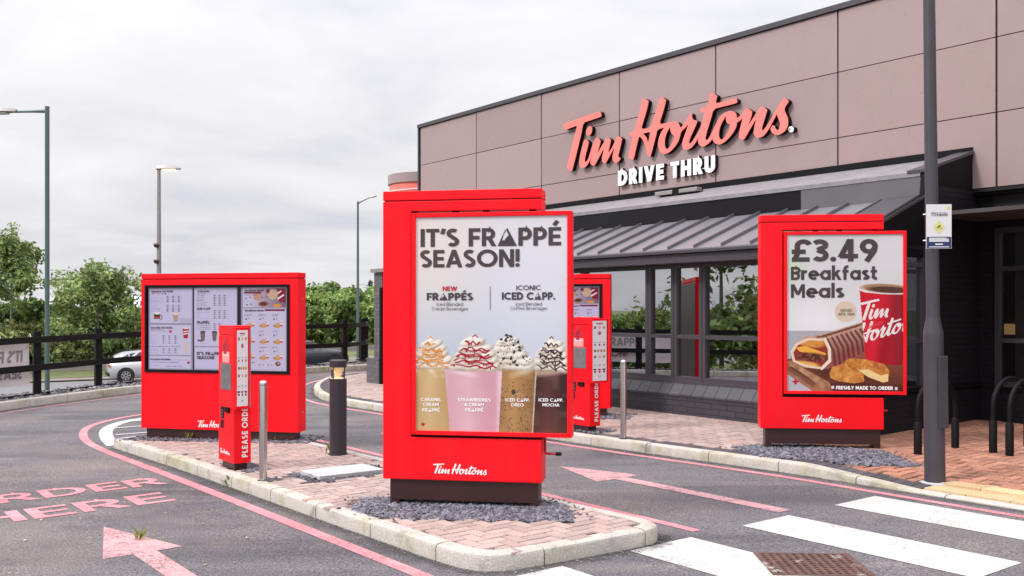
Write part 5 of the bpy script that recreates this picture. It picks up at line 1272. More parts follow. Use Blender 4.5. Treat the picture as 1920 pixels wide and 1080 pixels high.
def art_breakfast():
    C = Canvas(1476, 1693.5, 440.5, 734, 1.5, (222, 220, 226))
    z = lambda x, y: (1465 + x / 3.429, 430 + y / 3.429)
    one = np.ones(C.X.shape); n1, n2, n3 = C.noise(14), C.noise(40), C.noise(5)
    C.put(np.clip(n2 - .4, 0, 1) * 1.4, (206, 214, 206), .5)
    C.put(C.ell(*z(90, 250), 22, 22, 0, 1.6), (196, 222, 180), .6)
    C.put(C.ell(*z(240, 590), 60, 40, 0, 1.6), (244, 243, 246), .8)
    m = C.poly([z(30, 655), z(800, 655), z(800, 1060), z(30, 1060)]); C.put(m, (178, 176, 186)); C.put(m * np.clip((C.Y - 640) / 30, 0, 1), (196, 196, 202), .6)
    # board
    m = C.poly([z(30, 840), z(260, 800), z(800, 760), z(800, 1060), z(300, 1060), z(30, 880)])
    C.grad(m, (150, 86, 62), (96, 46, 36), np.clip((C.Y - 660) / 70, 0, 1)); st = np.sin(C.Y * .9 + C.X * .35 + n1 * 8)
    C.put(m * np.clip(st, 0, 1) * .5, (124, 64, 44), .6); C.put(m * (C.ell(*z(420, 930), 60, 10, 5, 1.5)), (58, 24, 20), .6)
    m = C.poly([z(35, 850), z(60, 850), z(310, 985), z(340, 1050), z(210, 1050), z(40, 935)]); C.grad(m, (206, 160, 122), (150, 98, 72), n1)
    C.put(C.line([z(62, 905), z(130, 945), z(205, 1000)], 4.5, 1), (84, 44, 34), .9)
    C.put(m * np.clip((C.Y - (684 + (C.X - 1475) * .62)) / 5, 0, 1), (160, 104, 80), .6)
    # wrap
    w = [z(85, 745), z(130, 700), z(300, 668), z(520, 598), z(545, 620), z(545, 800), z(420, 860), z(300, 900), z(230, 905), z(120, 870), z(60, 830)]
    m = C.poly(w); C.grad(m, (222, 198, 176), (150, 86, 78), np.clip((C.Y - 612 + (C.X - 1540) * .28) / 62, 0, 1)); C.put(m * np.clip(n1 - .55, 0, 1) * 3, (190, 120, 96), .5)
    C.put(m * np.clip((C.Y - 655 + (C.X - 1560) * .2) / 25, 0, 1) * np.clip((C.X - 1556) / 10, 0, 1), (150, 60, 62), .45)
    for k in range(8):
        a, b = z(300 + 30 * k, 700 - 9 * k + 10), z(350 + 30 * k, 880 - 16 * k)
        C.put(m * C.line([a, ((a[0] + b[0]) / 2 + 4, (a[1] + b[1]) / 2 - 3), b], 1.5, 1.2), (96, 48, 44), .85)
        a, b = z(235 + 34 * k, 695 - 9 * k), z(292 + 34 * k, 690 - 12 * k)
        C.put(m * C.line([a, b], 1.1, 1.2), (110, 62, 50), .8)
    mo = C.poly([z(60, 790), z(95, 735), z(170, 702), z(285, 706), z(315, 770), z(318, 850), z(262, 902), z(150, 890), z(75, 855)])
    C.put(mo, (238, 214, 188)); mi = C.poly([z(78, 795), z(108, 748), z(180, 716), z(276, 720), z(302, 775), z(304, 842), z(258, 888), z(155, 874), z(90, 845)])
    C.put(mi, (150, 50, 44)); C.put(mi * C.ell(*z(195, 728), 27, 10, 6, .4), (222, 150, 70)); C.put(mi * np.clip(n3 - .5, 0, 1) * C.ell(*z(195, 728), 26, 9, 6, .4) * 2, (178, 92, 40), .8)
    C.put(mi * C.ell(*z(165, 876), 24, 8, 8, .5), (236, 176, 86)); C.put(mi * C.poly([z(95, 765), z(150, 752), z(290, 800), z(285, 815), z(120, 790)]), (246, 178, 70))
    C.put(mi * C.ell(*z(200, 826), 28, 8, 4, .6), (84, 40, 34)); C.put(mi * C.ell(*z(200, 826), 28, 8, 4, .6) * np.clip(n3 - .45, 0, 1) * 3, (170, 96, 74), .8)
    C.put(C.line([z(285, 706), z(315, 770), z(318, 850), z(262, 902)], 1.4, .8), (246, 232, 214))
    # cup
    cp = [z(506, 395), z(800, 412), z(800, 800), z(770, 876), z(660, 868), z(545, 838)]
    m = C.poly(cp); t = (C.X - 1612) / 82; C.grad(m, (206, 18, 44), (128, 10, 30), np.clip((t - .55) * 2.4, 0, 1)); C.put(m * C.ell(*z(585, 720), 14, 60, 0, 1.4), (222, 34, 58), .6)
    C.put(m * C.ell(*z(760, 640), 8, 80, 0, 1.2), (150, 40, 60), .5); C.put(m * C.ell(*z(660, 800), 10, 50, 6, 1.2), (120, 6, 26), .5)
    rim = C.poly([z(494, 372), z(540, 356), z(640, 350), z(800, 362), z(800, 422), z(660, 420), z(540, 408), z(500, 392)]); C.put(rim, (232, 226, 226))
    C.put(rim * C.ell(*z(670, 382), 45, 8.5, 3, .3), (172, 132, 104)); C.put(rim * C.ell(*z(700, 392), 40, 6, 3, .4), (70, 40, 34), .85)
    def script(loops, fx):
        for li, l in enumerate(loops):
            C.put(m * C.poly([fx(p) for p in l]), (240, 234, 234) if li == 0 else (196, 18, 44))
    tim = lambda p: z(512 + p[0] * 104 - (1.07 - p[1]) * 0, 592 - p[1] * 118 - p[0] * 14)
    for q in (LOGO_PARTS[0], LOGO_PARTS[1], LOGO_PARTS[2]): script(q, tim)
    hor = lambda p: z(512 + (p[0] - 2.15) * 108, 742 - p[1] * 122 - (p[0] - 2.15) * 32)
    script(LOGO_PARTS[3], hor)
    C.put(m * C.line([z(548, 640), z(650, 600)], 2.2, 1), (226, 70, 84), .6)
    # hash browns
    h1 = C.poly([z(312, 930), z(330, 888), z(400, 866), z(470, 872), z(530, 920), z(536, 980), z(470, 992), z(360, 976), z(318, 955)])
    C.grad(h1, (228, 164, 80), (186, 106, 46), n1 * .9); C.put(h1 * np.clip(n3 - .5, 0, 1) * 2, (240, 196, 118), .7)
    h2 = C.poly([z(408, 850), z(440, 832), z(540, 836), z(660, 866), z(698, 910), z(690, 975), z(660, 986), z(520, 930), z(415, 878)])
    C.grad(h2, (222, 150, 66), (178, 96, 40), np.clip(n1, 0, 1)); C.put(h2 * C.ell(*z(620, 880), 14, 5, 12, 1), (180, 84, 44), .7)
    C.put(C.poly([z(500, 905), z(560, 900), z(640, 940), z(690, 930), z(688, 978), z(655, 984), z(560, 950)]), (244, 214, 150)); C.put(h2 * np.clip(n3 - .5, 0, 1) * 2, (250, 224, 166), .6)
    C.put(C.ell(*z(417, 532), 20.5, 19.8, 0, .06), (222, 202, 184))
    C.put(C.poly([z(320, 990), z(790, 1000), z(790, 1050), z(320, 1050)]), (60, 26, 26), .35)
    for x, y in ((333, 1018), (740, 1022)): C.put(C.poly([z(x - 9, y - 9), z(x + 9, y - 9), z(x + 9, y + 9), z(x - 9, y + 9)]), (232, 226, 222))
    maple(C, *z(92, 985), 6, (190, 24, 48))
    return C

def art_menu():
    C = Canvas(273, 541.5, 536, 701, 1.6, (16, 13, 26))
    z = lambda x, y: (270 + x / 6.17, 530 + y / 6.17)
    box = lambda x0, y0, x1, y1: C.poly([z(x0, y0), z(x1, y0), z(x1, y1), z(x0, y1)])
    lav, ink, gry = (196, 192, 224), (62, 52, 82), (150, 144, 178)
    for x0, x1 in ((42, 570), (583, 1086), (1130, 1645)):
        C.put(box(x0, 60, x1, 1032), (152, 146, 172))
    for b in ((58, 72, 556, 478), (56, 500, 550, 858), (54, 872, 550, 1022), (588, 66, 1080, 748), (592, 765, 1080, 1018), (1150, 68, 1638, 290), (1148, 306, 1640, 1030)):
        C.put(box(*b), lav)
    r = random.Random(6)
    def row(x, y, n, h=9, col=gry, a=.8):
        xx = x
        while xx < x + n:
            l = r.uniform(8, 26); C.put(box(xx, y - h / 2, min(xx + l, x + n), y + h / 2), col, a * r.uniform(.55, 1)); xx += l + 7
    def prices(x, y, k=3, dx=66):
        for i in range(k): C.put(box(x + i * dx, y - 7, x + i * dx + 22, y + 5), ink, .62); C.put(box(x + i * dx + 34, y - 4, x + i * dx + 48, y + 3), gry, .6)
    row(80, 130, 160, 9, (150, 60, 90)); C.put(C.ell(*z(248, 130), 1.8, 1.5), (130, 20, 40))
    for y in (170, 190, 211, 226, 244): row(76, y, r.choice((120, 165, 90)))
    for y in (160, 178, 196, 214, 226): prices(260, y)
    for y in (266, 286, 303, 320, 337): row(76, y, r.choice((70, 110, 60))); prices(260, y)
    C.put(box(110, 365, 182, 430), (70, 40, 44)); C.put(box(110, 405, 182, 422), (176, 70, 50)); C.put(C.ell(*z(146, 362), 6, 2.5), (232, 220, 214)); C.put(C.line([z(182, 385), z(206, 395), z(200, 430), z(182, 440)], .8), (150, 130, 140))
    C.put(C.poly([z(334, 372), z(402, 372), z(390, 462), z(346, 462)]), (178, 150, 132)); C.put(C.ell(*z(368, 370), 5.5, 1.8), (226, 214, 206)); C.put(box(420, 415, 556, 478), (168, 160, 186), .5)
    row(74, 562, 165, 9, (150, 60, 90)); row(74, 580, 190); maple(C, *z(305, 580), 3.6)
    for y in (634, 657, 678, 700, 722): row(74, y, r.choice((60, 72, 40))); prices(212, y, 3, 70)
    row(80, 757, 340, 10, ink, .7)
    for y in (788, 808, 834): row(72, y, 100); prices(212, y, 3, 70)
    def cupred(x, y, w, h):
        C.put(C.poly([z(x, y), z(x + w, y), z(x + w * .85, y + h), z(x + w * .15, y + h)]), (170, 14, 40)); C.put(C.line([z(x + w * .2, y + h * .35), z(x + w * .8, y + h * .3)], .8), (236, 226, 232)); C.put(C.line([z(x + w * .2, y + h * .6), z(x + w * .8, y + h * .52)], .8), (236, 226, 232)); C.put(C.ell(*z(x + w / 2, y), w / 12.3, 1.3), (226, 220, 226))
    cupred(450, 540, 72, 118); C.put(C.poly([z(462, 712), z(512, 712), z(504, 822), z(470, 822)]), (206, 188, 180))
    row(70, 918, 460, 9); row(184, 916, 130, 12, ink, .8); row(70, 948, 340, 11, ink, .5); row(70, 985, 110, 8); row(250, 993, 200, 9, ink, .5); C.put(C.ell(*z(520, 948), 2.6, 2.5), (160, 16, 50))
    row(616, 132, 110, 10, ink, .8)
    for y in (155, 174, 193, 211, 231, 250, 270): row(616, y, r.choice((90, 120, 150)), 9, ink, .55); prices(812, y, 3, 58)
    for y in (330, 352, 374, 402, 420): row(616, y, r.choice((40, 50, 150)), 8); prices(812, y, 3, 58)
    for y in (487, 506, 528, 550): row(614, y, 165, 9, ink, .55); prices(812, y, 2, 58)
    for x in (656, 792):
        C.put(C.poly([z(x, 580), z(x + 62, 580), z(x + 50, 690), z(x + 12, 690)]), (116, 96, 96)); C.put(C.ell(*z(x + 31, 580), 5, 1.6), (60, 44, 44))
    C.put(C.line([z(634, 682), z(672, 690)], 1.2), ink); row(650, 718, 60, 6)
    # breakfast panel
    C.grad(box(1255, 70, 1638, 290), (198, 190, 220), (120, 96, 110), (C.X - 473) / 60); C.put(C.ell(*z(1320, 160), 8, 9), (190, 140, 110), .8); C.put(C.ell(*z(1490, 140), 9, 10), (214, 180, 140), .8)
    C.put(C.poly([z(1535, 72), z(1640, 80), z(1640, 240), z(1560, 225)]), (130, 12, 44)); C.put(C.line([z(1545, 130), z(1580, 105)], 1), (240, 230, 236)); C.put(C.line([z(1550, 190), z(1610, 150)], 1.2), (240, 230, 236))
    C.put(C.ell(*z(1385, 252), 9.5, 5, -4), (150, 90, 60)); C.put(C.ell(*z(1385, 250), 6, 3), (70, 34, 28)); C.put(C.ell(*z(1540, 272), 8, 3), (220, 150, 60)); C.put(box(1165, 110, 1360, 133), (120, 20, 60)); C.put(C.ell(*z(1435, 103), 3.6, 4), (130, 14, 54)); row(1170, 147, 150, 11, ink, .8); row(1170, 232, 120)
    for x, y in ((1190, 185), (1236, 175), (1370, 178), (1420, 172), (1196, 262), (1245, 255)): C.put(box(x - 10, y - 8, x + 10, y + 7), ink, .7)
    C.put(box(1400, 312, 1628, 336), (120, 20, 60))
    for j, y in enumerate((380, 568, 755)):
        for i, x in enumerate((1168, 1328, 1484)):
            row(x, y, r.choice((70, 95)), 9, ink, .75); row(x, y + 16, 60, 8); C.put(box(x + 10, y + 42, x + 30, y + 60), ink, .7); C.put(box(x + 44, y + 38, x + 58, y + 50), ink, .6)
            C.put(C.ell(*z(x + 55, y + 125), 7.5, 3.2, -6), (176, 128, 84)); C.put(C.ell(*z(x + 62, y + 112), 5.5, 2.8), (196, 160, 128)); C.put(C.ell(*z(x + 55, y + 140), 5, 2), (206, 150, 60)); cupred(x + 90, y + 72, 30, 62)
    row(1250, 935, 40, 12, ink, .8); C.put(C.ell(*z(1548, 948), 5, 4.5), (130, 80, 44)); C.put(C.ell(*z(1556, 940), 1.6, 1.4), (196, 192, 224))
    for x in (1340, 1380, 1440, 1480): C.put(box(x - 9, 955, x + 9, 970), ink, .6)
    row(1270, 1017, 260, 7)
    for y in np.arange(536, 701, 1.25): pass
    return C

def art_strip():
    C = Canvas(0, 40, 0, 160, 2.4, (232, 230, 234)); r = random.Random(4)
    for j, (y, n, kind) in enumerate(((18, 3, 'food'), (33, 1, 'red'), (62, 3, 'dark'), (80, 4, 'food'), (96, 3, 'food'), (118, 3, 'text'), (130, 3, 'mix'), (148, 1, 'text'))):
        for i in range(n):
            x = 20 if n == 1 else 7 + i * 26 / (n - 1)
            if kind == 'food': C.put(C.ell(x, y, 3.4, 3.6), r.choice(((186, 120, 70), (120, 60, 46), (210, 170, 110), (150, 30, 40)))); C.put(C.ell(x - .6, y - .9, 1.6, 1.3), (236, 210, 170), .8)
            elif kind == 'red': C.put(C.ell(x, y, 4.4, 4.6), (176, 20, 46)); C.put(C.poly([(x - 2, y - .6), (x + 2, y - .6), (x + 2, y + .6), (x - 2, y + .6)]), (240, 232, 236))
            elif kind == 'dark': C.put(C.ell(x, y + 2, 2.2, 3.0), r.choice(((60, 48, 58), (150, 30, 50), (130, 90, 60)))); C.put(C.poly([(x - 3, y - 5), (x + 3, y - 5), (x + 3, y - 4), (x - 3, y - 4)]), (90, 84, 100))
            elif kind == 'text': C.put(C.poly([(x - 4, y - 1), (x + 4, y - 1), (x + 4, y + .6), (x - 4, y + .6)]), (120, 112, 126)); C.put(C.poly([(x - 3, y + 3), (x + 3, y + 3), (x + 3, y + 4), (x - 3, y + 4)]), (150, 144, 156))
            else: C.put(C.poly([(x - 5, y - 2), (x + 4, y - 2), (x + 4, y + 2), (x - 5, y + 2)]), r.choice(((60, 30, 44), (186, 20, 46), (150, 60, 60)))); C.put(C.ell(x, y + 6, 3, 3), r.choice(((186, 20, 46), (110, 60, 50))))
    C.put(C.poly([(10, 5.5), (30, 5.5), (30, 8), (10, 8)]), (176, 20, 46)); C.put(C.poly([(12, 10), (28, 10), (28, 11), (12, 11)]), (150, 144, 156))
    return C

# ================================================================== the red preview boards
def make_board(name, foot, d, yaw, label, artf, px_l):
    """foot: photo pixel of the plinth's front middle; local x runs along the face, y into it, z up"""
    c = Vector(((foot[0] - 960) / FPX * d, d, CAMZ + (HORIZ - foot[1]) / FPX * d))
    ex = Vector((math.cos(yaw), math.sin(yaw), 0)); ey = Vector((-ex.y, ex.x, 0))
    Wd = 1.345
    O = c - ex * (Wd / 2) - ey * .03
    T = empty(name, O, yaw, label, 'menu board', 'red preview boards on plinths')
    def loc(px, py, y=0.0):
        ray = Vector(((px - 960) / FPX, 1, (HORIZ - py) / FPX)); o = O + ey * y - Vector((0, 0, CAMZ))
        t = o.dot(ey) / ray.dot(ey); p = ray * t - o; return p.dot(ex), p.z
    t = .24
    bd = MB().prism([(0, t, .205), (Wd, t, .205), (Wd, t, .56), (.243, t, .56), (.243, t, 2.445), (Wd, t, 2.445), (Wd, t, 2.528), (0, t, 2.528)], (0, -t, 0)).build('body', M['red'], T, bevel=.006)
    MB().bx(0, Wd, 0, t, 2.536, 2.615).build('top_cap', M['red'], T, bevel=.006)
    MB().bx(.02, Wd - .02, t, t + .006, .225, .55).bx(.02, .23, t, t + .006, .5501, 2.51).build('back_panel', M['plinth'], T)
    MB().bx(.012, Wd - .012, .012, t - .012, 2.5281, 2.5359).build('seam', M['black'], T)
    MB().bx(.055, Wd - .03, .03, t - .03, .035, .2).bx(.055, .13, .035, t - .035, -.02, .0349).bx(Wd - .105, Wd - .03, .035, t - .035, -.02, .0349).build('plinth', M['plinth'], T)
    return T, loc, bd
def framed_poster(T, loc, art, pl, pt, pr, pb, gain=.80):
    """poster lightbox; pl.. are the poster's photo edges"""
    yf = -.012
    x0, z1 = loc(pl, pt, yf); x1, z0 = loc(pr, pb, yf)
    f = .036
    mb = MB()
    mb.bx(x0 - f, x0, -.02, .14, z0 - f, z1 + f).bx(x1, x1 + f, -.02, .14, z0 - f, z1 + f).bx(x0, x1, -.02, .14, z1, z1 + f).bx(x0, x1, -.02, .14, z0 - f, z0)
    fr = mb.build('poster_frame', M['red'], T, bevel=.004)
    MB().bx(x0, x1, 0.0, .13, z0, z1).build('backing', M['black'], fr)
    ps = art.build('poster', M['art'], T, None, x0, x1, z0, z1, -.006, gain)
    MB().bx(.2455, x0 - f - .001, .03, .2, .565, 2.44).bx(x0 - f, 1.33, .03, .2, .5602, z0 - f - .0005).build('gap_shadow', M['black'], T)  # black fill painting the shadow line in the gaps round the frame
    mb = MB()
    for xx in (x0 + .3, x0 + .56, x0 + .95): mb.bx(xx, xx + .05, .04, .10, z1 + f, 2.444)
    mb.build('bracket', M['black'], T)
    return ps, (x0, x1, z0, z1)
def texts(T, loc, rows, mname, name='lettering', y=-.009):
    """rows: (string, left px, right px, baseline px, cap height px, weight)"""
    mb = MB()
    for s, a, b, base, cap, w in rows:
        xa, za = loc(a, base, y); xb, _ = loc(b, base, y); _, zt = loc((a + b) / 2, base - cap, y); _, zm = loc((a + b) / 2, base, y)
        put_text(mb, s, zt - zm, flat, xa, zm, w=w, width=xb - xa, y=y)
    return mb.build(name, M[mname], T, recalc=False)

T1, loc1, body1 = make_board('preview_board', (866, 947), 8.15, R(-10), "tall red board in front with frappé drinks poster, reading IT'S FRAPPÉ SEASON!", None, 714)
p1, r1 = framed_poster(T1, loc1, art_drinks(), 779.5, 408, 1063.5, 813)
texts(p1, loc1, [("IT'S FR^PPÉ", 788.5, 1052, 461.5, 34, .195), ('SEASON!', 787.7, 975, 501, 33, .195), ('FR^PPÉS', 800, 887, 563, 13.8, .225), ('ICONIC', 968, 1014, 543.8, 8.8, .16), ('ICED C^PP.', 941, 1041, 562, 14, .22),
                 ('Iced Blended', 818.8, 868.4, 573.8, 6.6, .10), ('Cream Beverages', 809.8, 877.7, 582.2, 6.6, .10), ('Iced Blended', 967, 1016, 573.3, 6.6, .10), ('Coffee Beverages', 957, 1026, 581.3, 6.6, .10)], 'ink')
texts(p1, loc1, [('NEW', 830, 857, 545.3, 8.4, .2)], 'rink', 'red_lettering')
texts(p1, loc1, [('CARAMEL', 788.9, 827.4, 752, 5.8, .17), ('CREAM', 793, 822.4, 761, 5.8, .17), ('FR^PPÉ', 792, 824.6, 772, 6.2, .17), ('STRAWBERRIES', 858, 920, 752.6, 5.8, .17), ('& CREAM', 871, 907.4, 761.3, 5.8, .17), ('FR^PPÉ', 872.8, 906, 772, 6.2, .17),
                 ('ICED C^PP.', 947.8, 993, 753, 5.9, .17), ('OREO', 958, 982, 762, 5.8, .17), ('ICED C^PP.', 1009.8, 1056, 753, 5.9, .17), ('MOCHA', 1017, 1049, 762, 5.8, .17)], 'white', 'white_lettering')
xa, za = loc1(919.4, 581); xb, zb = loc1(919.4, 536.5)
MB().bx(xa - .002, xa + .002, -.0095, -.0085, za, zb).build('divider_line', M['ink'], p1)
def board_logo(body, loc, pl, pr, pbase):
    xa, za = loc(pl, pbase); xb, _ = loc(pr, pbase)
    return logo_mesh(flat, xa, za, xb - xa).build('logo', M['white'], body, recalc=False)
board_logo(body1, loc1, 812.5, 912.5, 888)
MB().tube([(1.36, .10, .60), (1.36, .10, .46), (1.37, .08, .44), (1.46, .06, .44)], .011, 8).tube([(1.325, .10, .575), (1.36, .10, .575)], .02, 8).build('crank', M['rink'], T1)
MB().tube([(1.455, .06, .44), (1.50, .055, .442)], .015, 8).build('crank_grip', M['black'], T1)

T2, loc2, body2 = make_board('preview_board', (1540, 838), 11.05, R(-6.4), 'red board near the building with breakfast poster, reading £3.49 Breakfast Meals', None, 1423)
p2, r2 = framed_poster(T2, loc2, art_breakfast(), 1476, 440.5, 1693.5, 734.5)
texts(p2, loc2, [('£3.49', 1483.5, 1646, 490.4, 42, .20), ('Breakfast', 1483, 1645, 524.8, 25, .19), ('Meals', 1483, 1583, 558.3, 25.5, .19), ('SERVED', 1575, 1597.7, 584.5, 5, .13), ('UNTIL 11AM', 1570.6, 1602, 591.4, 5, .13)], 'ink')
texts(p2, loc2, [('FRESHLY MADE TO ORDER', 1567.7, 1674.4, 730.6, 6.6, .22)], 'white', 'white_lettering')
board_logo(body2, loc2, 1503, 1578, 791.5)
MB().tube([(1.345, .10, .41), (1.41, .10, .41)], .012, 8).build('crank', M['rink'], T2)

# ================================================================== the wide menu boards
MW, MH, MT = 2.16, 2.075, .22
yawm = R(-13)
mex = Vector((math.cos(yawm), math.sin(yawm), 0)); mey = Vector((-mex.y, mex.x, 0))
mr = P(556, 828, .12)                                          # right front foot of the plinth
MO = mr - mex * (MW - .02); 
Mn = empty('menu_board', MO, yawm, 'wide red menu board with three lit screens on the far end of the island', 'menu board', 'wide red menu boards')
def locm(px, py, y=0.0):
    ray = Vector(((px - 960) / FPX, 1, (HORIZ - py) / FPX)); o = MO + mey * y - Vector((0, 0, CAMZ))
    t = o.dot(mey) / ray.dot(mey); p = ray * t - o; return p.dot(mex), p.z
sx0, sz1 = locm(273.5, 536.5); sx1, sz0 = locm(541.5, 700)
mbb = MB().bx(0, sx0, 0, MT, .11, 2.0).bx(sx1, MW, 0, MT, .11, 2.0).bx(sx0, sx1, 0, MT, .11, sz0).bx(sx0, sx1, 0, MT, sz1, 2.0)
mbody = mbb.build('body', M['red'], Mn)
MB().bx(0, MW, 0, MT, 2.008, MH).build('top_cap', M['red'], Mn, bevel=.006)
MB().bx(.015, MW - .015, MT, MT + .006, .13, 1.98).build('back_panel', M['plinth'], Mn)
MB().bx(.012, MW - .012, .012, MT - .012, 1.999, 2.009).build('seam', M['black'], Mn)
MB().bx(.06, MW - .06, .03, MT - .03, -.02, .108).build('plinth', M['plinth'], Mn)
bz = MB().bx(sx0 - .012, sx1 + .012, -.012, .0, sz0 - .012, sz0 + .015).bx(sx0 - .012, sx1 + .012, -.012, .0, sz1 - .015, sz1 + .012).bx(sx0 - .012, sx0 + .012, -.012, 0, sz0 + .015, sz1 - .015).bx(sx1 - .012, sx1 + .012, -.012, 0, sz0 + .015, sz1 - .015).build('screen_bezel', M['black'], Mn)
MB().bx(sx0, sx1, .02, MT - .01, sz0, sz1).build('screen_backing', M['black'], bz)
scr = art_menu().build('screen', M['screen'], Mn, None, sx0, sx1, sz0, sz1, .012, .66)
zq = lambda x, y: (270 + x / 6.17, 530 + y / 6.17)
def mrow(s, x0, x1, y, cap, w): a = zq(x0, y); b = zq(x1, y); return (s, a[0], b[0], a[1], cap / 6.17, w)
texts(scr, locm, [mrow('Signature Hot Drinks', 80, 340, 110, 22, .2), mrow('Specialty Hot Drinks', 72, 332, 530, 22, .2), mrow('Personalise Your Drink', 70, 298, 893, 19, .18), mrow('Cold Drinks', 616, 758, 110, 22, .2),
                  mrow('ICED C^PP', 614, 766, 312, 24, .24), mrow('FR^PPÉS', 612, 754, 470, 26, .24), mrow("IT'S FR^PPÉ", 610, 900, 838, 36, .22), mrow('SEASON!', 610, 812, 884, 36, .22), mrow('Breakfast Meals', 1166, 1385, 98, 20, .24), mrow('Breakfast Meals', 1166, 1385, 331, 20, .24)], 'ink', y=.008)
xa, za = locm(371, 801); xb, _ = locm(433, 801)
logo_mesh(flat, xa, za, xb - xa).build('logo', M['white'], mbody, recalc=False)
mb = MB()
for z in (.35, 1.08, 1.75): mb.tube([(MW - .0005, .12, z), (MW + .006, .12, z)], .012, 8)
mb.build('lock', M['steel'], Mn)
Mn2 = copy_tree(Mn)
fr = D(1143.5, 780, 14.3); Mn2.location = Vector((fr.x, fr.y, 0)) - mex * MW; Mn2.location.z = gz(fr.x, fr.y) + .115
tag(Mn2, 'second wide red menu board half hidden by the drinks poster, next to the windows', 'menu board', 'wide red menu boards')
c0, c1 = P(262, 832, .12), P(578, 836, .12)
def uvof(p): return (-.6 * p.x + .8 * p.y, .8 * p.x + .6 * p.y)
q0 = [uvof(MO + mex * a + mey * b) for a, b in ((-.15, -.22), (MW + .18, -.16), (MW + .12, .5), (-.1, .5))]
shards(q0, 1500, 'slate_chippings', M['slate'], 0.116, seed=31)
q1 = [uvof(Vector((Mn2.location.x, Mn2.location.y, 0)) + mex * a + mey * b) for a, b in ((.8, -.5), (MW + .3, -.35), (MW + .35, .3), (.8, .4))]
shards(q1, 700, 'slate_chippings', M['slate'], 0.108, seed=32)

# ================================================================== speaker posts
def speaker_post(corner, dz, wf, ws, pw, h, label):
    """front face runs along -DU up to the corner, the printed side runs along DV from it"""
    Cn = P(*corner, dz); yaw = math.atan2(-.8, .6)
    O = Cn - Vector((.6, -.8, 0)) * wf
    T = empty('order_post', O, yaw, label, 'order post', 'red order speaker posts')
    bd = MB().bx(0, wf, 0, ws, .075, h - .10).build('body', M['red'], T, bevel=.004)
    MB().bx(0, wf, 0, ws, h - .094, h).build('top_cap', M['red'], T, bevel=.004)
    MB().bx(.01, wf - .01, .01, ws - .01, h - .1005, h - .0935).build('seam', M['black'], T)
    MB().bx(.05, wf - .05, .025, ws - .025, -.03, .0745).build('plinth', M['plinth'], T)
    mb = MB()
    for x, z, a, b in ((0, .05, .035, .05), (-.045, .0, .04, .035), (.045, .0, .04, .035), (0, -.05, .04, .03)): mb.bx(wf * .46 + x - a, wf * .46 + x + a, -.003, 0, h - .22 + z - b, h - .22 + z + b)
    mb.build('emblem', M['rink'], bd)
    MB().bx(wf * .27, wf * .72, -.003, 0, h - .38, h - .27).build('sticker', M['pinksticker'], bd)
    mb = MB(); put_text(mb, 'WELCOME', .018, flat, wf * .31, h - .31, w=.2, width=wf * .36, y=-.0045); mb.build('sticker_lettering', M['white'], bd, recalc=False)
    MB().bx(wf * .17, wf * .84, -.006, 0, h - .66, h - .39).build('screen', M['tint_screen'], T, bevel=.003)
    MB().bx(wf * .17, wf * .36, -.008, 0, h - .96, h - .84).bx(wf * .17, wf * .33, -.008, 0, h - 1.06, h - .98).build('speaker_grille', M['dark'], T)
    MB().bx(wf * .50, wf * .76, -.022, 0, h - .89, h - .835).build('card_reader', M['black'], T, bevel=.006)
    mb = MB()
    for i in range(3):
        for j in range(3): mb.bx(wf * .19 + i * .025, wf * .19 + i * .025 + .015, -.011, -.0085, h - .945 + j * .03, h - .93 + j * .03)
    mb.build('keypad', M['steel'], T)
    logo_mesh(flat, wf * .13, .15, wf * .62, y=-.003).build('logo', M['white'], bd, recalc=False)
    side = lambda x, y, z: (wf - (y) , ws * .5 + .035 + 0 * x, z) 
    # PLEASE ORDER, read upwards on the side
    mb = MB(); cap = ws * .34
    sp = lambda x, y, z: (wf - y, ws * .80 - z, .135 + x)
    put_text(mb, 'PLEASE ORDER', cap, sp, 0, 0, w=.2, track=.16, y=-.003, width=.555)
    mb.build('lettering', M['white'], bd, recalc=False)
    # menu strip panel on the side
    pz0, pz1 = h - .845, h - .015
    MB().bx(wf, wf + .035, .004, pw, pz0, pz1).build('menu_panel', M['red'], T, bevel=.004)
    MB().bx(wf, wf + .036, pw + .0005, pw + .012, pz0 + .01, pz1 - .005).build('panel_edge', M['steel'], T)
    C = art_strip(); st = C.build('menu_strip', M['art'], T, None, .018, pw - .018, pz0 + .03, pz1 - .03, 0)
    st.rotation_euler = (0, 0, R(90)); st.location = (wf + .0365, 0, 0)
    return T
po1 = speaker_post((438.5, 884), .12, .43, .181, .150, 1.475, 'red order post standing before the wide menu board beside the near steel bollard')
po2 = speaker_post((1105.6, 811), .115, .43, .181, .275, 1.475, 'red order post partly behind the drinks poster beside the far steel bollard')
for T, sd in ((po1, 41), (po2, 42)):
    u, v = uvof(T.location); u2, v2 = u - .43, v
    q = [(u + .14, v - .02), (u2 - .16, v - .04), (u2 - .14, v + .32), (u + .1, v + .34)]
    shards([(min(max(a, 0), 99), max(b, 3.78)) for a, b in q], 420, 'slate_chippings', M['slate'], 0.114, size=(.014, .04), seed=sd, heap=.012)

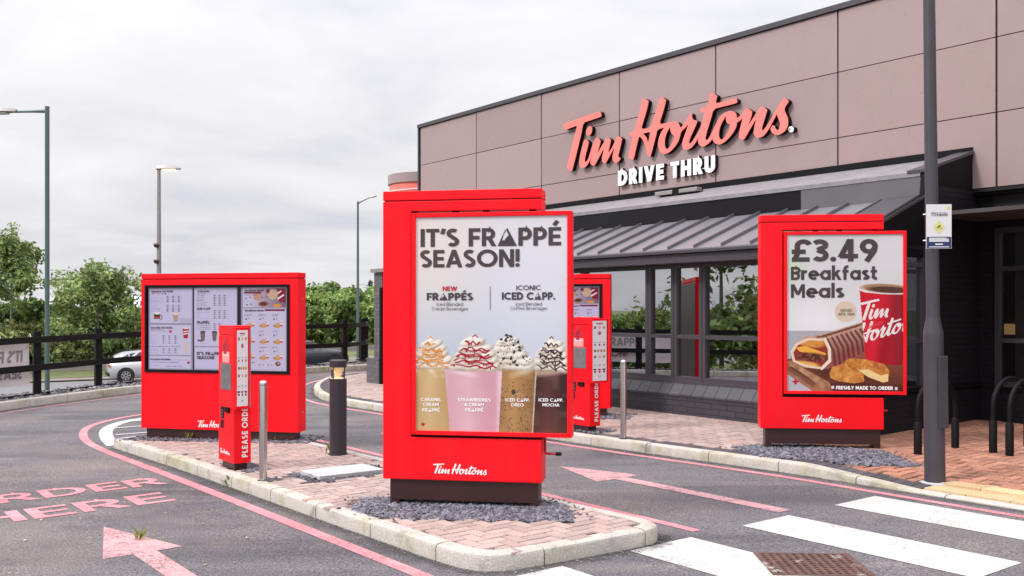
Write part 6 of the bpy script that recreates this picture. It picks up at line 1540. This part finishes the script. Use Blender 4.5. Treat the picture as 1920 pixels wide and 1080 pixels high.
# ================================================================== bollards
def at(px, py, dz): return P(px, py, dz)
b1 = empty('steel_bollard', at(493.5, 901, .12), 0, 'brushed steel bollard beside the near order post on the island', 'bollard', 'brushed steel bollards')
MB().lathe([(.038, -.02), (.038, .93), (.036, .942), (.028, .952), (.015, .958), (.0, .96)], n=28).build('tube', M['steel'], b1, smooth=40)
MB().lathe([(.0385, .915), (.0387, .917), (.0385, .919)], n=28).build('cap_joint', M['dark'], b1)
MB().lathe([(.055, -.005), (.055, .004), (.040, .008)], n=24).build('collar', M['dark'], b1)
b2 = copy_tree(b1); b2.location = at(1169, 822, .12); tag(b2, 'brushed steel bollard at the pavement edge beside the far order post', 'bollard', 'brushed steel bollards')
shards([(uvof(b1.location)[0] + a, uvof(b1.location)[1] + b) for a, b in ((.1, .0), (-.1, 0), (-.12, .16), (.08, .16))], 90, 'slate_chippings', M['slate'], 0.116, size=(.012, .03), seed=44, heap=.01)
lb = empty('light_bollard', at(634, 852, .12), 0, 'dark grey round light bollard glowing at its top on the island', 'light bollard')
MB().lathe([(.11, -.02), (.11, .012), (.0955, .014), (.0955, .84), (.0955, .845), (.088, .85)], n=36).build('column', M['bollardgrey'], lb, smooth=40)
MB().lathe([(.088, .851), (.03, .86), (.028, .88), (.075, .965), (.08, .975)], n=36).build('reflector', M['amber'], lb, smooth=40)
MB().lathe([(.0955, .976), (.0955, 1.05), (.090, 1.056), (.0, 1.06)], n=36).build('cap', M['bollardgrey'], lb, smooth=40)
for k in range(4):
    a = math.pi / 4 + k * math.pi / 2 + .3
    MB().box((.088 * math.cos(a), .088 * math.sin(a), .913), (.006, .006, .0625)).build('strut', M['bollardgrey'], lb)

# ================================================================== lamp posts
def lamp_post(name, label, base, h, r0, r1, m, arm, headm, lit=False, arm_rise=0.0, long_head=.6, group=None):
    T = empty(name, base, 0, label, 'lamp post', group)
    MB().lathe([(r0, -.3), (r0, h * .18), (r0 * .96, h * .19), (r1, h), (0, h + .01)], n=16).build('column', m, T, smooth=40)
    a = Vector(arm)
    if a.length > 0:
        d = a.normalized()
        MB().tube([Vector((0, 0, h - .12)), Vector((0, 0, h - .10)) + d * .06, a * .5 + Vector((0, 0, h - .08 + arm_rise * .5)), a + Vector((0, 0, h - .06 + arm_rise))], [r1 * .8, r1 * .8, r1 * .55, r1 * .5], 8).build('arm', m, T, smooth=40)
    else: d = Vector((1, 0, 0))
    e = a + Vector((0, 0, h - .06 + arm_rise)); s = Vector((-d.y, d.x, 0)); dd = (d + Vector((0, 0, arm_rise * .5 / max(a.length, .3) if a.length else 0))).normalized()
    L = long_head; vs = []
    prof_ = ((-.06, .05, .05), (0, .09, .07), (L * .35, .15, .085), (L * .8, .14, .07), (L, .06, .03))
    for t, wdt, ht in prof_:
        c = e + dd * t
        vs += [c - s * wdt, c - s * wdt * .6 + Vector((0, 0, ht)), c + s * wdt * .6 + Vector((0, 0, ht)), c + s * wdt, c + Vector((0, 0, -.02))]
    fs = [(i * 5 + k, i * 5 + (k + 1) % 5, (i + 1) * 5 + (k + 1) % 5, (i + 1) * 5 + k) for i in range(4) for k in range(5)] + [(0, 1, 2, 3, 4), (24, 23, 22, 21, 20)]
    hd = MB().add(vs, fs).build('lamp_head', headm, T, smooth=50)
    c = e + dd * L * .5 + Vector((0, 0, -.024))
    MB().box(c, (L * .3, .09, .012), ex=dd, ey=s, ez=dd.cross(s)).build('lamp_lens', M['ledlit'] if lit else M['lamp_glass'], hd)
    return T
gb = D(88.5, 735, 20.9); gb.z = -.05
lamp_post('lamp_post', 'dark green lamp post behind the fence, near the reversed banner', gb, 6.12, .050, .047, M['greensteel'], (-.72, .02, 0), M['galv'], arm_rise=-.05, long_head=.7)
mp = D(298, 600, 23.0); mp.z = .0
L2 = lamp_post('lamp_post', 'grey lamp post with lit flat head behind the left menu board', mp, 5.1, .065, .04, M['galv'], (0, 0, 0), M['galv'], lit=True, long_head=.50)
for z in (CAMZ + (580 - 459) / FPX * 23, CAMZ + (580 - 489) / FPX * 23):
    dm = MB().lathe([(.0, -.075), (.04, -.065), (.065, -.035), (.07, 0), (.07, .03), (.0, .035)], c=(-.03, -.07, z), n=16).build('camera_dome', M['postgrey'], L2, smooth=50)
    MB().lathe([(.072, .0), (.075, .012), (.072, .024)], c=(-.03, -.07, z), n=16).build('camera_collar', M['galv'], dm)
lp = D(671, 690, 60); lp.z = -1.6
lamp_post('lamp_post', 'dark green lamp post on the far road just left of the drinks poster', lp, 9.95, .10, .06, M['greensteel'], (.75, -.1, 0), M['galv'], arm_rise=.28, long_head=.45)
lp = D(688, 600, 130); lp.z = -2
lamp_post('lamp_post', 'tiny pale lamp post far beyond the trees', lp, 7.0, .12, .07, M['galv'], (-.6, 0, 0), M['galv'], arm_rise=.1, long_head=.6)
rp_ = P(1753, 899, .07)
RL = empty('lamp_post', rp_, 0, 'stout dark grey lamp post at the pavement edge carrying a camera notice', 'lamp post')
MB().lathe([(.0945, -.12), (.0945, .016), (.0905, 1.36), (.0885, 1.40), (.064, 1.53), (.062, 1.56), (.055, 4.2), (.048, 6.3), (0, 6.31)], n=28).build('column', M['postgrey'], RL, smooth=40)
MB().box((.052, -.088, .835), (.052, .008, .34), ex=Vector((.94, .34, 0))).build('access_door', M['postgrey'], RL, bevel=.004)
MB().lathe([(.15, -.06), (.145, -.022), (.10, -.018)], n=20).build('footing', M['slab'], RL)
MB().tube([(0, 0, 6.2), (-.5, .1, 6.4)], .03, 8).add(MB().box((-.75, .15, 6.42), (.3, .12, .04)).v, MB().box((0, 0, 0), (1, 1, 1)).f).build('lamp_head', M['postgrey'], RL)
RL.rotation_euler = (0, R(-.7), 0)
# notice on the post
nz0, nz1 = CAMZ + (580 - 466) / FPX * 8.93, CAMZ + (580 - 383) / FPX * 8.93
nc = D(1760.5, 466, 8.93)
NS = empty('camera_notice', (nc.x, nc.y, nz0), R(-4), 'white and navy CCTV notice strapped to the dark lamp post', 'notice')
nw, nh = .112, nz1 - nz0
MB().bx(-nw, nw, 0, .004, .0, nh).build('plate', M['whiteplastic'], NS)
MB().bx(-nw + .004, nw - .004, -.002, 0, .004, nh * .265).build('lower_band', M['blue'], NS)
mb = MB(); put_text(mb, 'CCTV in operation', .030, flat, -nw * .62, nh * .735, w=.17, width=nw * 1.3); mb.bx(-nw * .66, nw * .66, -.001, 0, nh * .81, nh * .815); mb.build('lettering', M['ink'], NS, recalc=False)
MB().add([(0, -.002, nh * .33), (nw * .46, -.002, nh * .48), (0, -.002, nh * .64), (-nw * .46, -.002, nh * .48)], [(0, 1, 2, 3)]).bx(nw * .65, nw * .88, -.002, 0, nh * .88, nh * .955).build('yellow_symbol', M['yellow'], NS)
MB().box((.0, -.004, nh * .50), (.014, .001, .006), ex=(.8, 0, .6), ez=(-.6, 0, .8)).bx(-.022, -.015, -.005, -.003, nh * .465, nh * .478).bx(.014, .022, -.005, -.003, nh * .45, nh * .46).build('camera_symbol', M['ink'], NS)
mb = MB()
for k in range(4): mb.bx(-nw * .78, nw * .78 - .02 * (k == 3), -.0035, -.0022, nh * (.155 + k * .024), nh * (.170 + k * .024))
mb.bx(-nw * .3, nw * .3, -.0035, -.0022, nh * .085, nh * .11).bx(-nw * .8, nw * .8, -.0035, -.0022, nh * .03, nh * .045); mb.build('small_print', M['white'], NS)
mb = MB()
for z in (nh * .18, nh * .77): mb.tube([(-nw - .02, .02, z), (-nw + .0, .003, z)], .008, 6).tube([(.075 * math.cos(t / 12 * 6.283), .085 + .075 * math.sin(t / 12 * 6.283), z) for t in range(13)], .004, 4)
mb.build('strap', M['steel'], NS)

# ================================================================== bike hoops
ha, hb = P(1721, 850, .12), P(1791, 838, .12)
hd = (hb - ha); hd.z = 0; hl = hd.length
hoop = empty('bike_hoop', ha, math.atan2(hd.y, hd.x), 'black bike hoop behind the lamp post, nearest the breakfast poster', 'bike rack', 'black bike hoops')
def hooppts(l, h): return [(0, 0, -.05), (0, 0, h * .62)] + [(l / 2 - l / 2 * math.cos(t * math.pi / 14), 0, h * .62 + h * .38 * math.sin(t * math.pi / 14)) for t in range(1, 14)] + [(l, 0, h * .62), (l, 0, -.05)]
MB().tube(hooppts(hl, .78), .026, 10).build('hoop', M['black'], hoop, smooth=60)
MB().lathe([(.042, -.05), (.042, .32), (.03, .34)], n=14).build('sleeve', M['black'], hoop, smooth=40)
MB().lathe([(.042, -.05), (.042, .32), (.03, .34)], c=(hl, 0, 0), n=14).build('sleeve', M['black'], hoop, smooth=40)
for px, py, lab in ((1862, 847, 'black bike hoop rising at the right edge in front of the entrance window'), (1893, 853, 'black bike hoop cut by the right edge of the picture, nearest the kerb')):
    c = copy_tree(hoop); c.location = P(px, py, .12); tag(c, lab, 'bike rack', 'black bike hoops')

# ================================================================== cars
def make_car(name, paint, st, wheels, label, rimm, cab, wr=.345, clad=True):
    """st: stations (x, half width, belt z, roof z, roof half width); x runs from tail (0) to nose"""
    T = empty(name, (0, 0, 0), 0, label, 'car')
    vs, n = [], 9
    for x, w, zb, zr, rw in st:
        zlo = .24
        ring = [(0, zlo), (w * .86, zlo), (w * .97, zlo + .12), (w, (zlo + zb) / 2), (w * .985, zb - .08), (w * .93, zb), (rw, zr - .03), (rw * .8, zr), (0, zr + .015)]
        vs += [(x, -y, z) for y, z in ring] + [(x, y, z) for y, z in ring[::-1][1:-1]]
    m = 2 * n - 2; fs = []
    for i in range(len(st) - 1):
        for k in range(m): fs.append((i * m + k, i * m + (k + 1) % m, (i + 1) * m + (k + 1) % m, (i + 1) * m + k))
    fs.append(tuple(range(m))); fs.append(tuple(range((len(st) - 1) * m, len(st) * m))[::-1])
    MB().add(vs, fs).build('body', paint, T, smooth=38)
    # side glass
    for sgn in (-1, 1):
        mb = MB()
        for (a, b) in cab:
            q = []
            for (xx, f0, f1) in (a, b):
                for i in range(len(st) - 1):
                    if st[i][0] <= xx <= st[i + 1][0]:
                        t = (xx - st[i][0]) / (st[i + 1][0] - st[i][0]); w, zb, zr, rw = [st[i][k] * (1 - t) + st[i + 1][k] * t for k in (1, 2, 3, 4)]
                        y0, y1 = w * .93, rw
                        for f in (f0, f1): q.append((xx, sgn * (y0 + (y1 - y0) * f + .008), zb + (zr - .03 - zb) * f))
                        break
            if len(q) == 4: mb.add([q[0], q[2], q[3], q[1]], [(0, 1, 2, 3)])
        mb.build('side_glass', M['carglass'], T)
    for x in wheels:
        for sgn in (-1, 1):
            w = max(s[1] for s in st) - .10
            ax = lambda r, y: [(x + r * math.cos(t / 14 * math.pi), sgn * y, wr + r * math.sin(t / 14 * math.pi)) for t in range(28)]
            if clad:
                a, b = ax(wr + .085, w + .115), ax(wr + .01, w + .115)
                MB().add(a + b, [(i, (i + 1) % 28, 28 + (i + 1) % 28, 28 + i) for i in range(28)]).add(ax(wr + .085, w + .02) + a, [(i, (i + 1) % 28, 28 + (i + 1) % 28, 28 + i) for i in range(28)]).build('wheel_arch', M['tyre'], T)
            o = MB().add(ax(wr, w + .10) + ax(wr, w - .12) + ax(wr * .68, w + .11), [(i, (i + 1) % 28, 28 + (i + 1) % 28, 28 + i) for i in range(28)] + [(i, (i + 1) % 28, 56 + (i + 1) % 28, 56 + i) for i in range(28)] + [tuple(range(56, 84))]).build('tyre', M['tyre'], T)
            mb = MB()
            for k in range(7):
                a = k * 2 * math.pi / 7; dx, dz = math.cos(a), math.sin(a); px_, pz_ = -dz, dx
                mb.add([(x + dx * .05 + px_ * .03, sgn * (w + .118), wr + dz * .05 + pz_ * .03), (x + dx * wr * .62 + px_ * .045, sgn * (w + .116), wr + dz * wr * .62 + pz_ * .045), (x + dx * wr * .62 - px_ * .02, sgn * (w + .116), wr + dz * wr * .62 - pz_ * .02), (x + dx * .05 - px_ * .03, sgn * (w + .118), wr + dz * .05 - pz_ * .03)], [(0, 1, 2, 3)])
            a, b = ax(wr * .68, w + .117), ax(wr * .61, w + .117)
            mb.add(a + b, [(i, (i + 1) % 28, 28 + (i + 1) % 28, 28 + i) for i in range(28)])
            mb.build('rim', rimm, o)
    return T
stA = [(0, .70, .88, .90, .60), (.06, .80, .92, .98, .62), (.30, .86, .96, 1.34, .60), (.75, .89, .98, 1.53, .60), (1.6, .90, .97, 1.60, .62), (2.3, .90, .95, 1.58, .62), (2.75, .90, .94, 1.45, .60), (3.25, .89, .92, 1.06, .62), (3.7, .88, .88, .98, .62), (4.1, .82, .80, .86, .55), (4.3, .66, .62, .68, .45)]
carA = make_car('car', M['silver'], stA, (.80, 3.40), 'silver crossover car seen past the left edge of the wide menu board', M['rim'], [((.62, .12, .62), (1.0, .10, .88)), ((1.05, .10, .88), (1.75, .08, .92)), ((1.82, .08, .92), (2.62, .06, .86))])
dA = Vector((9.7, 5.0, 0)).normalized()
carA.location = D(203, 716, 51.5); carA.location.z = -2.09; carA.rotation_euler = (0, R(-3.2), math.atan2(dA.y, dA.x))
for sgn in (-1, 1):
    MB().bx(-.02, .12, sgn * .70 - .12, sgn * .70 + .12, .84, .96).build('tail_lamp', M['tail'], carA)
MB().bx(-.07, .20, -.74, .74, .36, .56).build('bumper', M['tyre'], carA, bevel=.03)
MB().add([(.065, -.56, 1.00), (.065, .56, 1.00), (.30, .52, 1.36), (.30, -.52, 1.36)], [(0, 1, 2, 3)]).build('rear_glass', M['carglass'], carA)
MB().bx(.5, 2.4, -.64, -.60, 1.60, 1.635).bx(.5, 2.4, .60, .64, 1.60, 1.635).build('roof_bar', M['tyre'], carA)
stB = [(0, .72, .90, .92, .60), (.08, .84, .98, 1.05, .62), (.45, .90, 1.02, 1.48, .60), (1.0, .93, 1.02, 1.62, .62), (1.9, .94, 1.00, 1.66, .63), (2.5, .94, .99, 1.62, .63), (2.9, .94, .98, 1.42, .62), (3.4, .93, .97, 1.10, .64), (3.95, .92, .94, 1.03, .66), (4.4, .86, .86, .93, .58), (4.6, .70, .64, .70, .46)]
carB = make_car('car', M['navy'], stB, (.92, 3.68), 'dark blue sport utility car between the menu board and the fence corner', M['rimdark'], [((.75, .1, .6), (1.2, .1, .88)), ((1.26, .1, .88), (2.0, .08, .92)), ((2.08, .08, .92), (2.85, .06, .86))], wr=.37)
e = D(648, 684, 57.5)
carB.location = Vector((e.x, e.y, -1.50)) - dA * 4.6; carB.location.z = -1.80; carB.rotation_euler = (0, R(-3.0), math.atan2(dA.y, dA.x))
for sgn in (-1, 1):
    MB().bx(4.28, 4.50, sgn * .66 - .13, sgn * .66 + .13, .70, .80).build('headlight', M['lamp_glass'], carB)
MB().bx(4.3, 4.62, -.62, .62, .30, .58).build('bumper', M['tyre'], carB, bevel=.03)
MB().add([(3.38, -.58, 1.12), (3.38, .58, 1.12), (2.55, .56, 1.61), (2.55, -.56, 1.61)], [(0, 1, 2, 3)]).build('windscreen', M['carglass'], carB)

# ================================================================== weeds
def weed(p, s, seed, label, n=26):
    rnd = random.Random(seed); mb = MB()
    for k in range(n):
        a = rnd.uniform(0, 6.28); l = s * rnd.uniform(.5, 1.1); d = Vector((math.cos(a) * .55, math.sin(a) * .55, 1)).normalized(); w = s * .07
        q = Vector((rnd.uniform(-.3, .3) * s, rnd.uniform(-.3, .3) * s, 0)); sd_ = Vector((-math.sin(a), math.cos(a), 0)) * w; t = rnd.uniform(.6, 1.5)
        mb.add([q - sd_ * .4, q + sd_ * .4, q + d * l * .6 + sd_, q + d * l * 1.0 + Vector((d.x, d.y, -.3)) * l * .15, q + d * l * .6 - sd_], [(0, 1, 2, 3, 4)], (t, t, t * .9))
    o = mb.build('weed', M['weed'], None, recalc=False); o.location = p; return tag(o, label, 'weed')
weed(P(432, 912, .0), .15, 1, 'small green weed growing at the kerb below the order post')
weed(P(262, 1012, .0), .11, 2, 'thin dry weed growing through the left painted arrow', 14)
weed(P(352, 824, .12), .13, 3, 'yellow weed growing against the left of the menu board plinth', 8)
weed(P(514, 826, .12), .13, 5, 'yellow weed growing against the right of the menu board plinth', 8)
weed(P(614, 850, .12), .16, 4, 'wispy weed at the foot of the light bollard', 7)
